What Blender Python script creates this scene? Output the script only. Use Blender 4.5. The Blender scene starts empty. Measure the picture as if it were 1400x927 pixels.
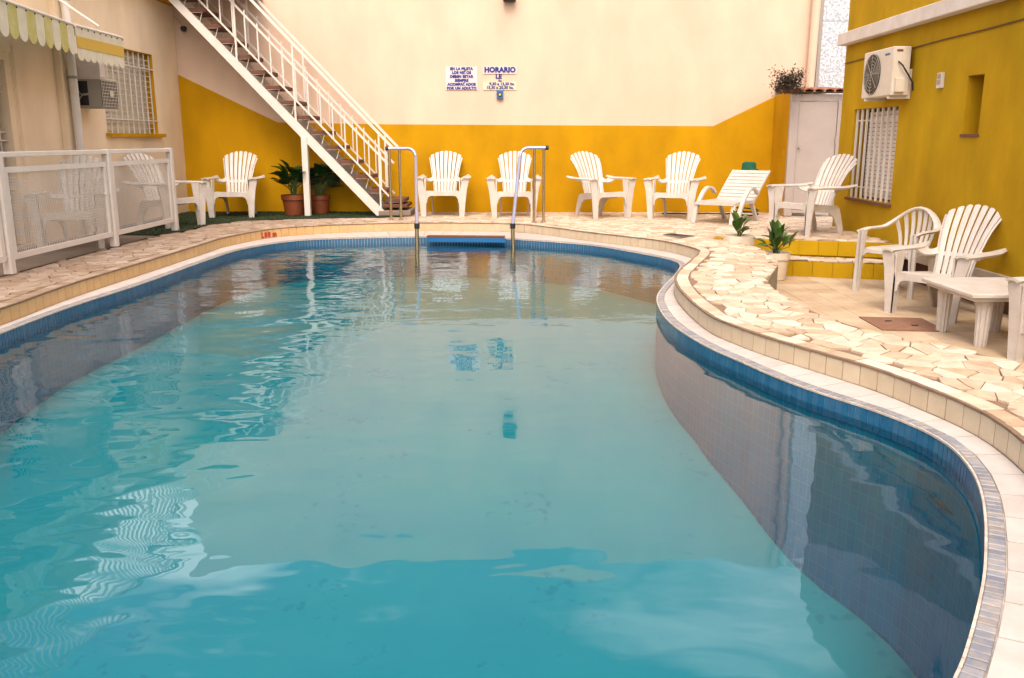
import bpy, math, random
from mathutils import Vector, Matrix
from mathutils.geometry import tessellate_polygon
random.seed(7)
PI = math.pi
S = bpy.context.scene
COL = S.collection

# ------------------------------------------------------------------ camera
H = 1.05; F = 1200.0; PX, PY = 700.0, 463.5
PITCH = math.atan(271.5 / F); YAW = 6 / 1230.0
cd = bpy.data.cameras.new('camera'); cam = bpy.data.objects.new('camera', cd); COL.objects.link(cam)
cam.location = (0, 0, H); cam.rotation_euler = (PI / 2 - PITCH, 0, YAW)
cd.sensor_width = 36; cd.lens = F / 1400 * 36; cd.clip_end = 500; cd.clip_start = 0.05
S.camera = cam

# ------------------------------------------------------------------ light
SUN_EL, SUN_AZ = math.radians(52), math.radians(184)      # azimuth clockwise from +Y: behind the camera
w = bpy.data.worlds.new('World'); S.world = w; w.use_nodes = True
nt = w.node_tree; bg = nt.nodes['Background']
sky = nt.nodes.new('ShaderNodeTexSky'); sky.sky_type = 'NISHITA'; sky.sun_disc = False
sky.sun_elevation = SUN_EL; sky.sun_rotation = SUN_AZ; sky.air_density = 1.0; sky.dust_density = 6.0
hs = nt.nodes.new('ShaderNodeHueSaturation'); hs.inputs['Saturation'].default_value = 0.9
wm = nt.nodes.new('ShaderNodeMix'); wm.data_type = 'RGBA'; wm.blend_type = 'MULTIPLY'
wm.inputs['Factor'].default_value = 1; wm.inputs['B'].default_value = (1.0, 0.92, 0.85, 1)
nt.links.new(sky.outputs[0], hs.inputs['Color'])
# broken thin cloud over the whole sky
tcw = nt.nodes.new('ShaderNodeTexCoord'); mpw = nt.nodes.new('ShaderNodeMapping'); mpw.inputs['Scale'].default_value = (1, 1, 2.4)
cn = nt.nodes.new('ShaderNodeTexNoise'); cn.inputs['Scale'].default_value = 2.6; cn.inputs['Detail'].default_value = 7; cn.inputs['Distortion'].default_value = .6
cr = nt.nodes.new('ShaderNodeMapRange'); cr.inputs['From Min'].default_value = .48; cr.inputs['From Max'].default_value = .64; cr.inputs['To Min'].default_value = .06; cr.inputs['To Max'].default_value = .95
cm = nt.nodes.new('ShaderNodeMix'); cm.data_type = 'RGBA'; cm.inputs['B'].default_value = (13.0, 13.2, 13.8, 1)
nt.links.new(tcw.outputs['Generated'], mpw.inputs[0]); nt.links.new(mpw.outputs[0], cn.inputs['Vector']); nt.links.new(cn.outputs[0], cr.inputs['Value'])
nt.links.new(cr.outputs[0], cm.inputs['Factor']); nt.links.new(hs.outputs[0], cm.inputs['A']); nt.links.new(cm.outputs['Result'], wm.inputs['A'])
nt.links.new(wm.outputs['Result'], bg.inputs[0]); bg.inputs[1].default_value = 0.15
sl = bpy.data.lights.new('sun', 'SUN'); so = bpy.data.objects.new('sun', sl); COL.objects.link(so)
sl.energy = 0.9; sl.angle = math.radians(25); sl.color = (1.0, 0.88, 0.74)
d = Vector((math.sin(SUN_AZ) * math.cos(SUN_EL), math.cos(SUN_AZ) * math.cos(SUN_EL), math.sin(SUN_EL)))
so.rotation_euler = d.to_track_quat('Z', 'Y').to_euler(); so.location = (2, -6, 8)
S.view_settings.view_transform = 'Standard'; S.view_settings.look = 'None'
S.view_settings.exposure = 0.88; S.view_settings.gamma = 1
try:
    S.cycles.max_bounces = 8; S.cycles.transparent_max_bounces = 16; S.cycles.caustics_reflective = False
except Exception: pass

# ------------------------------------------------------------------ where things stand: picture point -> place in the yard
def _ray(x, y):
    a = (x - PX) / F; b = (PY - y) / F
    dy = math.cos(PITCH) + b * math.sin(PITCH); dz = -math.sin(PITCH) + b * math.cos(PITCH)
    c, s = math.cos(YAW), math.sin(YAW)
    return Vector((a * c - dy * s, a * s + dy * c, dz))
def atz(x, y, z):
    r = _ray(x, y); t = (z - H) / r.z; return Vector((r.x * t, r.y * t, z))
def aty(x, y, Y):
    r = _ray(x, y); t = Y / r.y; return Vector((r.x * t, Y, H + r.z * t))
def atx(x, y, X):
    r = _ray(x, y); t = X / r.x; return Vector((X, r.y * t, H + r.z * t))

# ------------------------------------------------------------------ materials
def N(nt, t, **kw):
    n = nt.nodes.new(t)
    for k, v in kw.items(): setattr(n, k, v)
    return n
def mat(name, c, rough=0.6, c2=None, scale=4, amt=0.5, bump=0.0, bscale=60, metal=0.0, spec=0.5, objrand=0.0, attr=None, stain=0.0, detail=6, lo=0.35, hi=0.7):
    m = bpy.data.materials.new(name); m.use_nodes = True; nt = m.node_tree; L = nt.links
    p = nt.nodes['Principled BSDF']; p.inputs['Roughness'].default_value = rough; p.inputs['Metallic'].default_value = metal
    p.inputs['Specular IOR Level'].default_value = spec
    c = tuple(c) + (1,); src = None
    tc = N(nt, 'ShaderNodeNewGeometry')
    if c2 is not None:
        no = N(nt, 'ShaderNodeTexNoise'); no.inputs['Scale'].default_value = scale; no.inputs['Detail'].default_value = detail
        no.inputs['Roughness'].default_value = 0.65
        L.new(tc.outputs['Position'], no.inputs['Vector'])
        r = N(nt, 'ShaderNodeMapRange'); r.inputs['From Min'].default_value = lo; r.inputs['From Max'].default_value = hi; r.inputs['To Max'].default_value = amt
        L.new(no.outputs[0], r.inputs['Value'])
        mx = N(nt, 'ShaderNodeMix', data_type='RGBA'); mx.inputs['A'].default_value = c; mx.inputs['B'].default_value = tuple(c2) + (1,)
        L.new(r.outputs[0], mx.inputs['Factor']); src = mx.outputs['Result']
    if objrand or attr:
        h = N(nt, 'ShaderNodeHueSaturation')
        if src: L.new(src, h.inputs['Color'])
        else: h.inputs['Color'].default_value = c
        if attr:
            a = N(nt, 'ShaderNodeAttribute', attribute_name=attr); v = a.outputs['Fac']
        else:
            oi = N(nt, 'ShaderNodeObjectInfo'); v = oi.outputs['Random']
        r2 = N(nt, 'ShaderNodeMapRange'); r2.inputs['To Min'].default_value = 1 - objrand; r2.inputs['To Max'].default_value = 1 + objrand * 0.6
        L.new(v, r2.inputs['Value']); L.new(r2.outputs[0], h.inputs['Value'])
        r3 = N(nt, 'ShaderNodeMapRange'); r3.inputs['To Min'].default_value = 1 + objrand; r3.inputs['To Max'].default_value = 1 - objrand
        L.new(v, r3.inputs['Value']); L.new(r3.outputs[0], h.inputs['Saturation'])
        src = h.outputs['Color']
    if stain:                               # rain streaks and patches, longer than wide
        mp = N(nt, 'ShaderNodeMapping'); mp.inputs['Scale'].default_value = (1.7, 1.7, .8); L.new(tc.outputs['Position'], mp.inputs[0])
        ns = N(nt, 'ShaderNodeTexNoise'); ns.inputs['Scale'].default_value = 1.3; ns.inputs['Detail'].default_value = 5; ns.inputs['Roughness'].default_value = .55
        L.new(mp.outputs[0], ns.inputs['Vector'])
        rs_ = N(nt, 'ShaderNodeMapRange'); rs_.inputs['From Min'].default_value = .3; rs_.inputs['From Max'].default_value = .7
        rs_.inputs['To Min'].default_value = 1 - stain; rs_.inputs['To Max'].default_value = 1 + stain * .5; L.new(ns.outputs[0], rs_.inputs['Value'])
        hv = N(nt, 'ShaderNodeHueSaturation'); L.new(rs_.outputs[0], hv.inputs['Value'])
        if src: L.new(src, hv.inputs['Color'])
        else: hv.inputs['Color'].default_value = c
        src = hv.outputs['Color']
    if src: L.new(src, p.inputs['Base Color'])
    else: p.inputs['Base Color'].default_value = c
    if bump:
        nb = N(nt, 'ShaderNodeTexNoise'); nb.inputs['Scale'].default_value = bscale; nb.inputs['Detail'].default_value = 5
        L.new(tc.outputs['Position'], nb.inputs['Vector'])
        b = N(nt, 'ShaderNodeBump'); b.inputs['Strength'].default_value = 0.6; b.inputs['Distance'].default_value = bump
        L.new(nb.outputs[0], b.inputs['Height']); L.new(b.outputs[0], p.inputs['Normal'])
    return m
M = {}
M['cream'] = mat('cream_render', (0.68, 0.51, 0.39), .85, (0.62, 0.455, 0.34), 1.3, .5, .003, 50, stain=.10)
M['cream_left'] = mat('cream_paint', (0.86, 0.70, 0.50), .8, (0.77, 0.61, 0.42), 1.1, .5, .003, 50, stain=.12)
M['yellow'] = mat('yellow_paint', (0.51, 0.268, 0.002), .85, (0.42, 0.21, 0.002), 2.2, .6, .003, 50, spec=.15, stain=.16)
M['ochre'] = mat('ochre_paint', (0.46, 0.29, 0.006), .85, (0.41, 0.225, 0.005), 1.6, .7, .003, 45, spec=.15, stain=.22)
M['pale_stain'] = mat('pale_stain', (0.42, 0.28, 0.05), .85, (0.34, 0.23, 0.02), 8, .8)
M['white_metal'] = mat('white_painted_metal', (0.68, 0.64, 0.60), .4, (0.54, 0.48, 0.42), 9, .4)
M['plastic'] = mat('white_resin', (0.62, 0.59, 0.56), .38, (0.48, 0.41, 0.34), 6, .7, .0006, 40, stain=.10)
M['plastic_old'] = mat('aged_resin', (0.58, 0.54, 0.51), .5, (0.42, 0.36, 0.30), 7, .6, .0006, 40)
M['wood'] = mat('dark_wood', (0.12, 0.045, 0.026), .85, (0.16, 0.07, 0.042), 14, .6, .001, 90)
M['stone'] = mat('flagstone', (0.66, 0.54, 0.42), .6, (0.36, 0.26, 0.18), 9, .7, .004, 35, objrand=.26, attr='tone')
M['mortar'] = mat('mortar', (0.24, 0.155, 0.10), .95, (0.13, 0.09, 0.065), 12, .7, .003, 80)
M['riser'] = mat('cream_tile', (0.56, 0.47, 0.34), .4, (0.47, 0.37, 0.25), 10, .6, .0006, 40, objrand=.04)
M['slab'] = mat('white_slab', (0.52, 0.48, 0.46), .5, (0.40, 0.35, 0.32), 12, .6, .0008, 60, objrand=.06)
M['grout'] = mat('pale_grout', (0.62, 0.55, 0.48), .9, (0.28, 0.22, 0.18), 15, .7)
M['btile'] = mat('blue_tile', (0.025, 0.115, 0.24), .15, (0.04, 0.16, 0.30), 20, .7, objrand=.06)
M['etile'] = mat('worn_blue_tile', (0.20, 0.22, 0.27), .4, (0.36, 0.31, 0.27), 22, .8, .001, 60, objrand=.2, lo=.42, hi=.66)
M['turf'] = mat('artificial_turf', (0.010, 0.026, 0.004), .95, (0.018, 0.042, 0.008), 12, .8, .012, 260)
M['concrete'] = mat('grey_concrete', (0.26, 0.21, 0.17), .85, (0.18, 0.14, 0.11), 5, .7, .002, 60)
M['patio'] = mat('patio_tile', (0.56, 0.44, 0.30), .6, (0.34, 0.23, 0.15), 3.5, .75, .001, 40, objrand=.10)
M['rust'] = mat('brown_plate', (0.26, 0.13, 0.08), .8, (0.16, 0.08, 0.05), 18, .8, .004, 90)
M['chrome'] = mat('steel_tube', (0.62, 0.60, 0.60), .22, metal=1.0)
M['bluesteel'] = mat('blue_grey_tube', (0.36, 0.38, 0.52), .3, metal=.6)
M['brass'] = mat('brassy_tube', (0.52, 0.42, 0.26), .25, metal=1.0)
M['rubber'] = mat('black_rubber', (0.012, 0.012, 0.014), .6)
M['dark'] = mat('dark_void', (0.012, 0.010, 0.010), .5)
M['glass'] = mat('dark_glass', (0.015, 0.02, 0.022), .06)
M['terracotta'] = mat('terracotta', (0.20, 0.048, 0.014), .55, (0.14, 0.034, 0.010), 9, .6, .0006, 40)
M['whitepot'] = mat('white_pot', (0.70, 0.62, 0.52), .45, (0.52, 0.42, 0.30), 8, .6)
M['soil'] = mat('soil', (0.035, 0.02, 0.012), .95, (0.07, 0.045, 0.03), 40, .8, .01, 90)
M['leaf'] = mat('leaf', (0.030, 0.090, 0.010), .35, (0.07, 0.15, 0.02), 9, .8, objrand=.35)
M['leaf_dark'] = mat('leaf_dark', (0.012, 0.045, 0.014), .32, (0.03, 0.085, 0.02), 9, .8, objrand=.35)
M['stem'] = mat('stem', (0.07, 0.11, 0.03), .6)
M['bush'] = mat('dry_foliage', (0.030, 0.028, 0.014), .8, (0.07, 0.055, 0.03), 12, .8)
M['rooftile'] = mat('clay_roof_tile', (0.36, 0.15, 0.08), .8, (0.20, 0.09, 0.05), 12, .8, .003, 60, objrand=.2)
M['door'] = mat('white_door', (0.40, 0.34, 0.31), .6, (0.34, 0.28, 0.25), 3, .6)
M['hammered'] = mat('galvanised_sheet', (0.66, 0.68, 0.72), .35, (0.30, 0.32, 0.36), 34, .9, .006, 42, metal=.3, lo=.42, hi=.58)
M['beam'] = mat('white_concrete', (0.68, 0.62, 0.58), .7, (0.46, 0.38, 0.30), 5, .5, .001, 60)
M['ac'] = mat('ac_casing', (0.66, 0.60, 0.52), .5, (0.54, 0.46, 0.36), 6, .5)
M['ac_grey'] = mat('ac_grey', (0.30, 0.27, 0.23), .6)
M['green'] = mat('green_cloth', (0.006, 0.10, 0.05), .8, (0.004, 0.06, 0.03), 20, .6)
M['hose'] = mat('green_hose', (0.01, 0.06, 0.035), .4)
M['sign'] = mat('sign_plate', (0.62, 0.56, 0.58), .5)
M['navy'] = mat('navy_ink', (0.015, 0.02, 0.20), .6)
M['red'] = mat('red_ink', (0.45, 0.02, 0.015), .6)
M['blueboard'] = mat('blue_board', (0.006, 0.12, 0.34), .35)
M['awn_y'] = mat('yellow_canvas', (0.44, 0.39, 0.08), .8, (0.56, 0.50, 0.26), 9, .8)
M['awn_w'] = mat('white_canvas', (0.68, 0.62, 0.48), .8, (0.50, 0.44, 0.30), 9, .6)
M['awn_band'] = mat('gold_canvas', (0.56, 0.36, 0.05), .8)
M['logo'] = mat('logo_blue', (0.03, 0.12, 0.3), .5)
M['box'] = mat('grey_box', (0.30, 0.27, 0.24), .6)
M['skirt'] = mat('skirting', (0.50, 0.46, 0.42), .6, (0.34, 0.28, 0.22), 6, .7)
M['mosaic'] = mat('green_stone', (0.18, 0.19, 0.15), .6, (0.34, 0.30, 0.22), 14, .8, .003, 50)
M['floorpaint'] = mat('pool_floor', (0.09, 0.31, 0.30), .9, (0.05, 0.25, 0.30), 1.2, .5, spec=0)

# pool wall: small mosaic tiles with pale joints, mapped by real lengths
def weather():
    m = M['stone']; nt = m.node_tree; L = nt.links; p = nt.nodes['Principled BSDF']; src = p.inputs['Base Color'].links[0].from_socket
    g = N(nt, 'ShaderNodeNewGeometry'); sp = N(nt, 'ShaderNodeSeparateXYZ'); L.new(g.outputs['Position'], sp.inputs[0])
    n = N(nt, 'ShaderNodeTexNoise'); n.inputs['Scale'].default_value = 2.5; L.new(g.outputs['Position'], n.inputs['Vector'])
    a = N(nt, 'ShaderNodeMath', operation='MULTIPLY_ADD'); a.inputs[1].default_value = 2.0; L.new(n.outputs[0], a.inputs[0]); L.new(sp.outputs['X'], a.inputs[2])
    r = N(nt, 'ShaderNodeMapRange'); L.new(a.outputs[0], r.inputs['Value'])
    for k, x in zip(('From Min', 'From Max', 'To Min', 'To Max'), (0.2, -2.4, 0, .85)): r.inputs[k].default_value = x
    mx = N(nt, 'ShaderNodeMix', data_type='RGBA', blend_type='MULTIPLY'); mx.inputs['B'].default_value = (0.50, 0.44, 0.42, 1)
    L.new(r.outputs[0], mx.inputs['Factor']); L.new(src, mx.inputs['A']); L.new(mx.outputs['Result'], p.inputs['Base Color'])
def warm_left():                         # warm light along the left side, painted into the cream tile colour
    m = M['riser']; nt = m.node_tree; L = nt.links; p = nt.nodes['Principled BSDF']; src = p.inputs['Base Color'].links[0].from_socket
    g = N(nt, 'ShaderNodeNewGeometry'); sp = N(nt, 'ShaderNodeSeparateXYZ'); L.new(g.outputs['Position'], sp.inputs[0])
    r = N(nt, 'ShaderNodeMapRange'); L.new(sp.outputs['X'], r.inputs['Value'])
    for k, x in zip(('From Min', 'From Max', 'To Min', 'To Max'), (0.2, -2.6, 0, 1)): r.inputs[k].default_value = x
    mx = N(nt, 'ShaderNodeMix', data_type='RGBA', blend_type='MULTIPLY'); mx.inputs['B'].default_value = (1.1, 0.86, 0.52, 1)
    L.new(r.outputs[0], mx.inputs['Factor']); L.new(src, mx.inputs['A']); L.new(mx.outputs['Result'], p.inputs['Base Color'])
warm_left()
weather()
def pool_wall_mat():
    m = bpy.data.materials.new('pool_wall_mosaic'); m.use_nodes = True; nt = m.node_tree; L = nt.links
    p = nt.nodes['Principled BSDF']; p.inputs['Roughness'].default_value = .9; p.inputs['Specular IOR Level'].default_value = 0
    uv = N(nt, 'ShaderNodeUVMap'); b = N(nt, 'ShaderNodeTexBrick'); b.offset = 0
    b.inputs['Scale'].default_value = 1; b.inputs['Brick Width'].default_value = .052; b.inputs['Row Height'].default_value = .075
    b.inputs['Mortar Size'].default_value = .0022; b.inputs['Mortar Smooth'].default_value = .3
    b.inputs['Color1'].default_value = (0.01, 0.66, 0.86, 1); b.inputs['Color2'].default_value = (0.01, 0.58, 0.80, 1)
    b.inputs['Mortar'].default_value = (0.10, 0.76, 0.88, 1)
    L.new(uv.outputs[0], b.inputs['Vector']); L.new(b.outputs[0], p.inputs['Base Color']); return m
M['poolwall'] = pool_wall_mat()

# dirt specks and leaves on the floor of the pool
def pool_floor_mat():
    m = M['floorpaint']; nt = m.node_tree; L = nt.links; p = nt.nodes['Principled BSDF']
    src = p.inputs['Base Color'].links[0].from_socket
    g = N(nt, 'ShaderNodeNewGeometry'); n1 = N(nt, 'ShaderNodeTexNoise'); n1.inputs['Scale'].default_value = 16; n1.inputs['Detail'].default_value = 4
    n2 = N(nt, 'ShaderNodeTexNoise'); n2.inputs['Scale'].default_value = 1.6
    L.new(g.outputs['Position'], n1.inputs['Vector']); L.new(g.outputs['Position'], n2.inputs['Vector'])
    a = N(nt, 'ShaderNodeMath', operation='MULTIPLY'); L.new(n1.outputs[0], a.inputs[0]); L.new(n2.outputs[0], a.inputs[1])
    r = N(nt, 'ShaderNodeMapRange'); r.inputs['From Min'].default_value = .36; r.inputs['From Max'].default_value = .42; r.inputs['To Max'].default_value = .55
    L.new(a.outputs[0], r.inputs['Value'])
    mx = N(nt, 'ShaderNodeMix', data_type='RGBA'); mx.inputs['B'].default_value = (0.02, 0.20, 0.24, 1)
    L.new(r.outputs[0], mx.inputs['Factor']); L.new(src, mx.inputs['A']); L.new(mx.outputs['Result'], p.inputs['Base Color'])
pool_floor_mat()

def water_mat():
    m = bpy.data.materials.new('pool_water'); m.use_nodes = True; nt = m.node_tree; L = nt.links
    for n in list(nt.nodes): nt.nodes.remove(n)
    out = N(nt, 'ShaderNodeOutputMaterial'); mix = N(nt, 'ShaderNodeMixShader')
    tr = N(nt, 'ShaderNodeBsdfTransparent'); tr.inputs[0].default_value = (0.90, 0.97, 1.0, 1)
    gl = N(nt, 'ShaderNodeBsdfGlossy'); gl.inputs['Roughness'].default_value = 0.012; gl.inputs['Color'].default_value = (1, 1, 1, 1)
    fr = N(nt, 'ShaderNodeFresnel'); fr.inputs['IOR'].default_value = 1.38
    g = N(nt, 'ShaderNodeNewGeometry'); sp = N(nt, 'ShaderNodeSeparateXYZ'); L.new(g.outputs['Position'], sp.inputs[0])
    def noise(scale, detail, sx=1, sy=1, dist=0):
        mp = N(nt, 'ShaderNodeMapping'); mp.inputs['Scale'].default_value = (sx, sy, 1); L.new(g.outputs['Position'], mp.inputs[0])
        n = N(nt, 'ShaderNodeTexNoise'); n.inputs['Scale'].default_value = scale; n.inputs['Detail'].default_value = detail; n.inputs['Roughness'].default_value = .35
        n.inputs['Distortion'].default_value = dist
        L.new(mp.outputs[0], n.inputs['Vector']); return n.outputs[0]
    def mr(v, a, b, c, d):
        r = N(nt, 'ShaderNodeMapRange'); r.interpolation_type = 'SMOOTHSTEP'
        for k, x in zip(('From Min', 'From Max', 'To Min', 'To Max'), (a, b, c, d)): r.inputs[k].default_value = x
        L.new(v, r.inputs['Value']); return r.outputs[0]
    def mul(a, b):
        n = N(nt, 'ShaderNodeMath', operation='MULTIPLY'); L.new(a, n.inputs[0])
        if isinstance(b, float): n.inputs[1].default_value = b
        else: L.new(b, n.inputs[1])
        return n.outputs[0]
    def add(a, b):
        n = N(nt, 'ShaderNodeMath', operation='ADD'); L.new(a, n.inputs[0]); L.new(b, n.inputs[1]); return n.outputs[0]
    left = mr(sp.outputs['X'], -1.4, 0.3, 1.0, 0.30)
    far = mr(sp.outputs['Y'], 4.8, 9.5, 0.0, 1.0)
    swell = mul(mul(noise(1.5, 1, 1.0, 1.5, .4), left), 0.016)
    rip = mul(mul(noise(5.0, 1, 1, 1.6, .3), left), 0.0028)
    fine = mul(mul(noise(11, 2, 1, 1.3), far), 0.0036)
    h = add(add(swell, rip), fine)
    b = N(nt, 'ShaderNodeBump'); b.inputs['Strength'].default_value = 1; b.inputs['Distance'].default_value = 1
    L.new(h, b.inputs['Height']); L.new(b.outputs[0], gl.inputs['Normal']); L.new(b.outputs[0], fr.inputs['Normal'])
    L.new(fr.outputs[0], mix.inputs[0]); L.new(tr.outputs[0], mix.inputs[1]); L.new(gl.outputs[0], mix.inputs[2])
    L.new(mix.outputs[0], out.inputs[0])
    va = N(nt, 'ShaderNodeVolumeAbsorption'); va.inputs['Color'].default_value = (0.0, 0.85, 0.94, 1); va.inputs['Density'].default_value = .72
    L.new(va.outputs[0], out.inputs['Volume']); return m
M['water'] = water_mat()
def water_side():
    m = bpy.data.materials.new('water_side'); m.use_nodes = True; nt = m.node_tree; L = nt.links
    for n in list(nt.nodes): nt.nodes.remove(n)
    out = N(nt, 'ShaderNodeOutputMaterial'); tr = N(nt, 'ShaderNodeBsdfTransparent'); L.new(tr.outputs[0], out.inputs[0])
    va = N(nt, 'ShaderNodeVolumeAbsorption'); va.inputs['Color'].default_value = (0.0, 0.85, 0.94, 1); va.inputs['Density'].default_value = .72
    L.new(va.outputs[0], out.inputs['Volume']); return m
M['water_side'] = water_side()

# ------------------------------------------------------------------ mesh helpers
class MB:
    def __init__(s): s.v = []; s.f = []; s.tone = []; s.uv = None
    def add(s, vs, fs, tone=None):
        o = len(s.v); s.v += [Vector(v) for v in vs]; s.f += [tuple(o + i for i in f) for f in fs]
        s.tone += [0.5 if tone is None else tone] * len(fs); return s
    def box(s, c, d, rot=None, bev=0.0, tone=None):
        x, y, z = d[0] / 2, d[1] / 2, d[2] / 2
        if bev:
            b = min(bev, x * .9, y * .9, z * .9)
            vs = [(-x + b, -y + b, -z), (x - b, -y + b, -z), (x - b, y - b, -z), (-x + b, y - b, -z),
                  (-x, -y, -z + b), (x, -y, -z + b), (x, y, -z + b), (-x, y, -z + b),
                  (-x, -y, z - b), (x, -y, z - b), (x, y, z - b), (-x, y, z - b),
                  (-x + b, -y + b, z), (x - b, -y + b, z), (x - b, y - b, z), (-x + b, y - b, z)]
            fs = [(3, 2, 1, 0), (12, 13, 14, 15)]
            for k in range(3):
                for i in range(4):
                    j = (i + 1) % 4; fs.append((4 * k + i, 4 * k + j, 4 * k + 4 + j, 4 * k + 4 + i))
        else:
            vs = [(a * x, b_ * y, c_ * z) for c_ in (-1, 1) for a, b_ in ((-1, -1), (1, -1), (1, 1), (-1, 1))]
            fs = [(3, 2, 1, 0), (4, 5, 6, 7), (0, 1, 5, 4), (1, 2, 6, 5), (2, 3, 7, 6), (3, 0, 4, 7)]
        vs = [Vector(v) for v in vs]
        if rot is not None:
            if isinstance(rot, (int, float)): rot = Matrix.Rotation(rot, 3, 'Z')
            vs = [rot @ v for v in vs]
        c = Vector(c); return s.add([v + c for v in vs], fs, tone)
    def span(s, a, b, bev=0.0):          # box between two opposite corners
        a, b = Vector(a), Vector(b)
        return s.box((a + b) / 2, [abs(b[i] - a[i]) for i in range(3)], None, bev)
    def bar(s, a, b, wd, th, up=(0, 0, 1), bev=0.0):
        a, b = Vector(a), Vector(b); z = (b - a); L = z.length; z.normalize(); up = Vector(up)
        x = up.cross(z)
        if x.length < 1e-4: x = Vector((1, 0, 0)).cross(z)
        x.normalize(); y = z.cross(x)
        R = Matrix((x, y, z)).transposed()
        return s.box((a + b) / 2, (wd, th, L), R, bev)
    def tube(s, pts, r, n=8, caps=True, tone=None):
        pts = [Vector(p) for p in pts]; rs = r if isinstance(r, (list, tuple)) else [r] * len(pts)
        vs = []; prev = None
        for i, p in enumerate(pts):
            t = (pts[min(i + 1, len(pts) - 1)] - pts[max(i - 1, 0)]).normalized()
            if prev is None:
                a = Vector((0, 0, 1)) if abs(t.z) < .9 else Vector((1, 0, 0)); prev = a.cross(t).normalized()
            prev = (prev - t * prev.dot(t)).normalized(); q = t.cross(prev)
            for k in range(n):
                an = 2 * PI * k / n; vs.append(p + (prev * math.cos(an) + q * math.sin(an)) * rs[i])
        fs = []
        for i in range(len(pts) - 1):
            for k in range(n):
                k2 = (k + 1) % n; fs.append((i * n + k, i * n + k2, (i + 1) * n + k2, (i + 1) * n + k))
        if caps: fs += [tuple(range(n))[::-1], tuple((len(pts) - 1) * n + k for k in range(n))]
        return s.add(vs, fs, tone)
    def lathe(s, prof, n=24, c=(0, 0, 0), sx=1, sy=1):
        c = Vector(c); vs = []; fs = []
        for r, z in prof:
            for k in range(n):
                a = 2 * PI * k / n; vs.append(c + Vector((r * math.cos(a) * sx, r * math.sin(a) * sy, z)))
        for i in range(len(prof) - 1):
            for k in range(n):
                k2 = (k + 1) % n; fs.append((i * n + k, i * n + k2, (i + 1) * n + k2, (i + 1) * n + k))
        return s.add(vs, fs)
    def prism(s, poly, a, u, v, th):     # polygon (2D, ccw) in the plane a+u*x+v*y, thickened along u x v by th (centred)
        a, u, v = Vector(a), Vector(u), Vector(v); n = u.cross(v).normalized() * th / 2
        m = len(poly); P = [a + u * x + v * y for x, y in poly]
        vs = [p + n for p in P] + [p - n for p in P]
        tri = tessellate_polygon([[Vector((x, y, 0)) for x, y in poly]])
        fs = []
        for t in tri:
            (x0, y0), (x1, y1), (x2, y2) = [poly[i] for i in t]
            if (x1 - x0) * (y2 - y0) - (x2 - x0) * (y1 - y0) < 0: t = t[::-1]
            fs.append(tuple(t)); fs.append(tuple(i + m for i in t[::-1]))
        area = sum(poly[i][0] * poly[(i + 1) % m][1] - poly[(i + 1) % m][0] * poly[i][1] for i in range(m))
        for i in range(m):
            j = (i + 1) % m
            q = (i, i + m, j + m, j)
            fs.append(q if area > 0 else q[::-1])
        return s.add(vs, fs)
    def grid(s, fn, nu, nv, th=0.0):     # surface fn(u,v)->Vector, optional thickness
        P = [[Vector(fn(i / nu, j / nv)) for j in range(nv + 1)] for i in range(nu + 1)]
        def nrm(i, j):
            a = P[min(i + 1, nu)][j] - P[max(i - 1, 0)][j]; b = P[i][min(j + 1, nv)] - P[i][max(j - 1, 0)]
            n = a.cross(b); return n.normalized() if n.length > 1e-9 else Vector((0, 0, 1))
        W = nv + 1
        if th:
            top = [P[i][j] + nrm(i, j) * th / 2 for i in range(nu + 1) for j in range(W)]
            bot = [P[i][j] - nrm(i, j) * th / 2 for i in range(nu + 1) for j in range(W)]
            o = len(top); fs = []
            for i in range(nu):
                for j in range(nv):
                    a, b, c, d_ = i * W + j, (i + 1) * W + j, (i + 1) * W + j + 1, i * W + j + 1
                    fs.append((a, b, c, d_)); fs.append((o + d_, o + c, o + b, o + a))
            for i in range(nu):
                a, b = i * W, (i + 1) * W; fs.append((a, o + a, o + b, b))
                a, b = i * W + nv, (i + 1) * W + nv; fs.append((b, o + b, o + a, a))
            for j in range(nv):
                a, b = j, j + 1; fs.append((b, o + b, o + a, a))
                a, b = nu * W + j, nu * W + j + 1; fs.append((a, o + a, o + b, b))
            return s.add(top + bot, fs)
        fs = [(i * W + j, (i + 1) * W + j, (i + 1) * W + j + 1, i * W + j + 1) for i in range(nu) for j in range(nv)]
        return s.add([p for r in P for p in r], fs)
    def mesh(s, name, m, off=Vector((0, 0, 0)), smooth=False):
        me = bpy.data.meshes.new(name); me.from_pydata([tuple(v - off) for v in s.v], [], s.f)
        if m is not None: me.materials.append(m)
        at = me.attributes.new('tone', 'FLOAT', 'FACE'); at.data.foreach_set('value', s.tone)
        if s.uv is not None:
            l = me.uv_layers.new(name='UVMap'); l.data.foreach_set('uv', [c for q in s.uv for c in q])
        if smooth:
            for p in me.polygons: p.use_smooth = True
            try: me.set_sharp_from_angle(angle=math.radians(38))
            except Exception: pass
        me.update(); return me
    def build(s, name, m, parent=None, smooth=False, world=True, kind=None):
        off = parent_loc(parent) if (parent is not None and world) else Vector((0, 0, 0))
        o = bpy.data.objects.new(name, s.mesh(name, m, off, smooth)); COL.objects.link(o); o.parent = parent
        if kind: o['kind'] = kind
        return o
def parent_loc(p):
    v = Vector((0, 0, 0))
    while p is not None: v += p.location; p = p.parent
    return v
def tag(o, label=None, cat=None, group=None, kind=None):
    if label: o['label'] = label
    if cat: o['category'] = cat
    if group: o['group'] = group
    if kind: o['kind'] = kind
    return o
def thing(name, loc, label, cat, group=None, rz=0):
    o = bpy.data.objects.new(name, None); COL.objects.link(o); o.location = loc; o.rotation_euler = (0, 0, rz)
    o.empty_display_size = .1
    return tag(o, label, cat, group)
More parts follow.
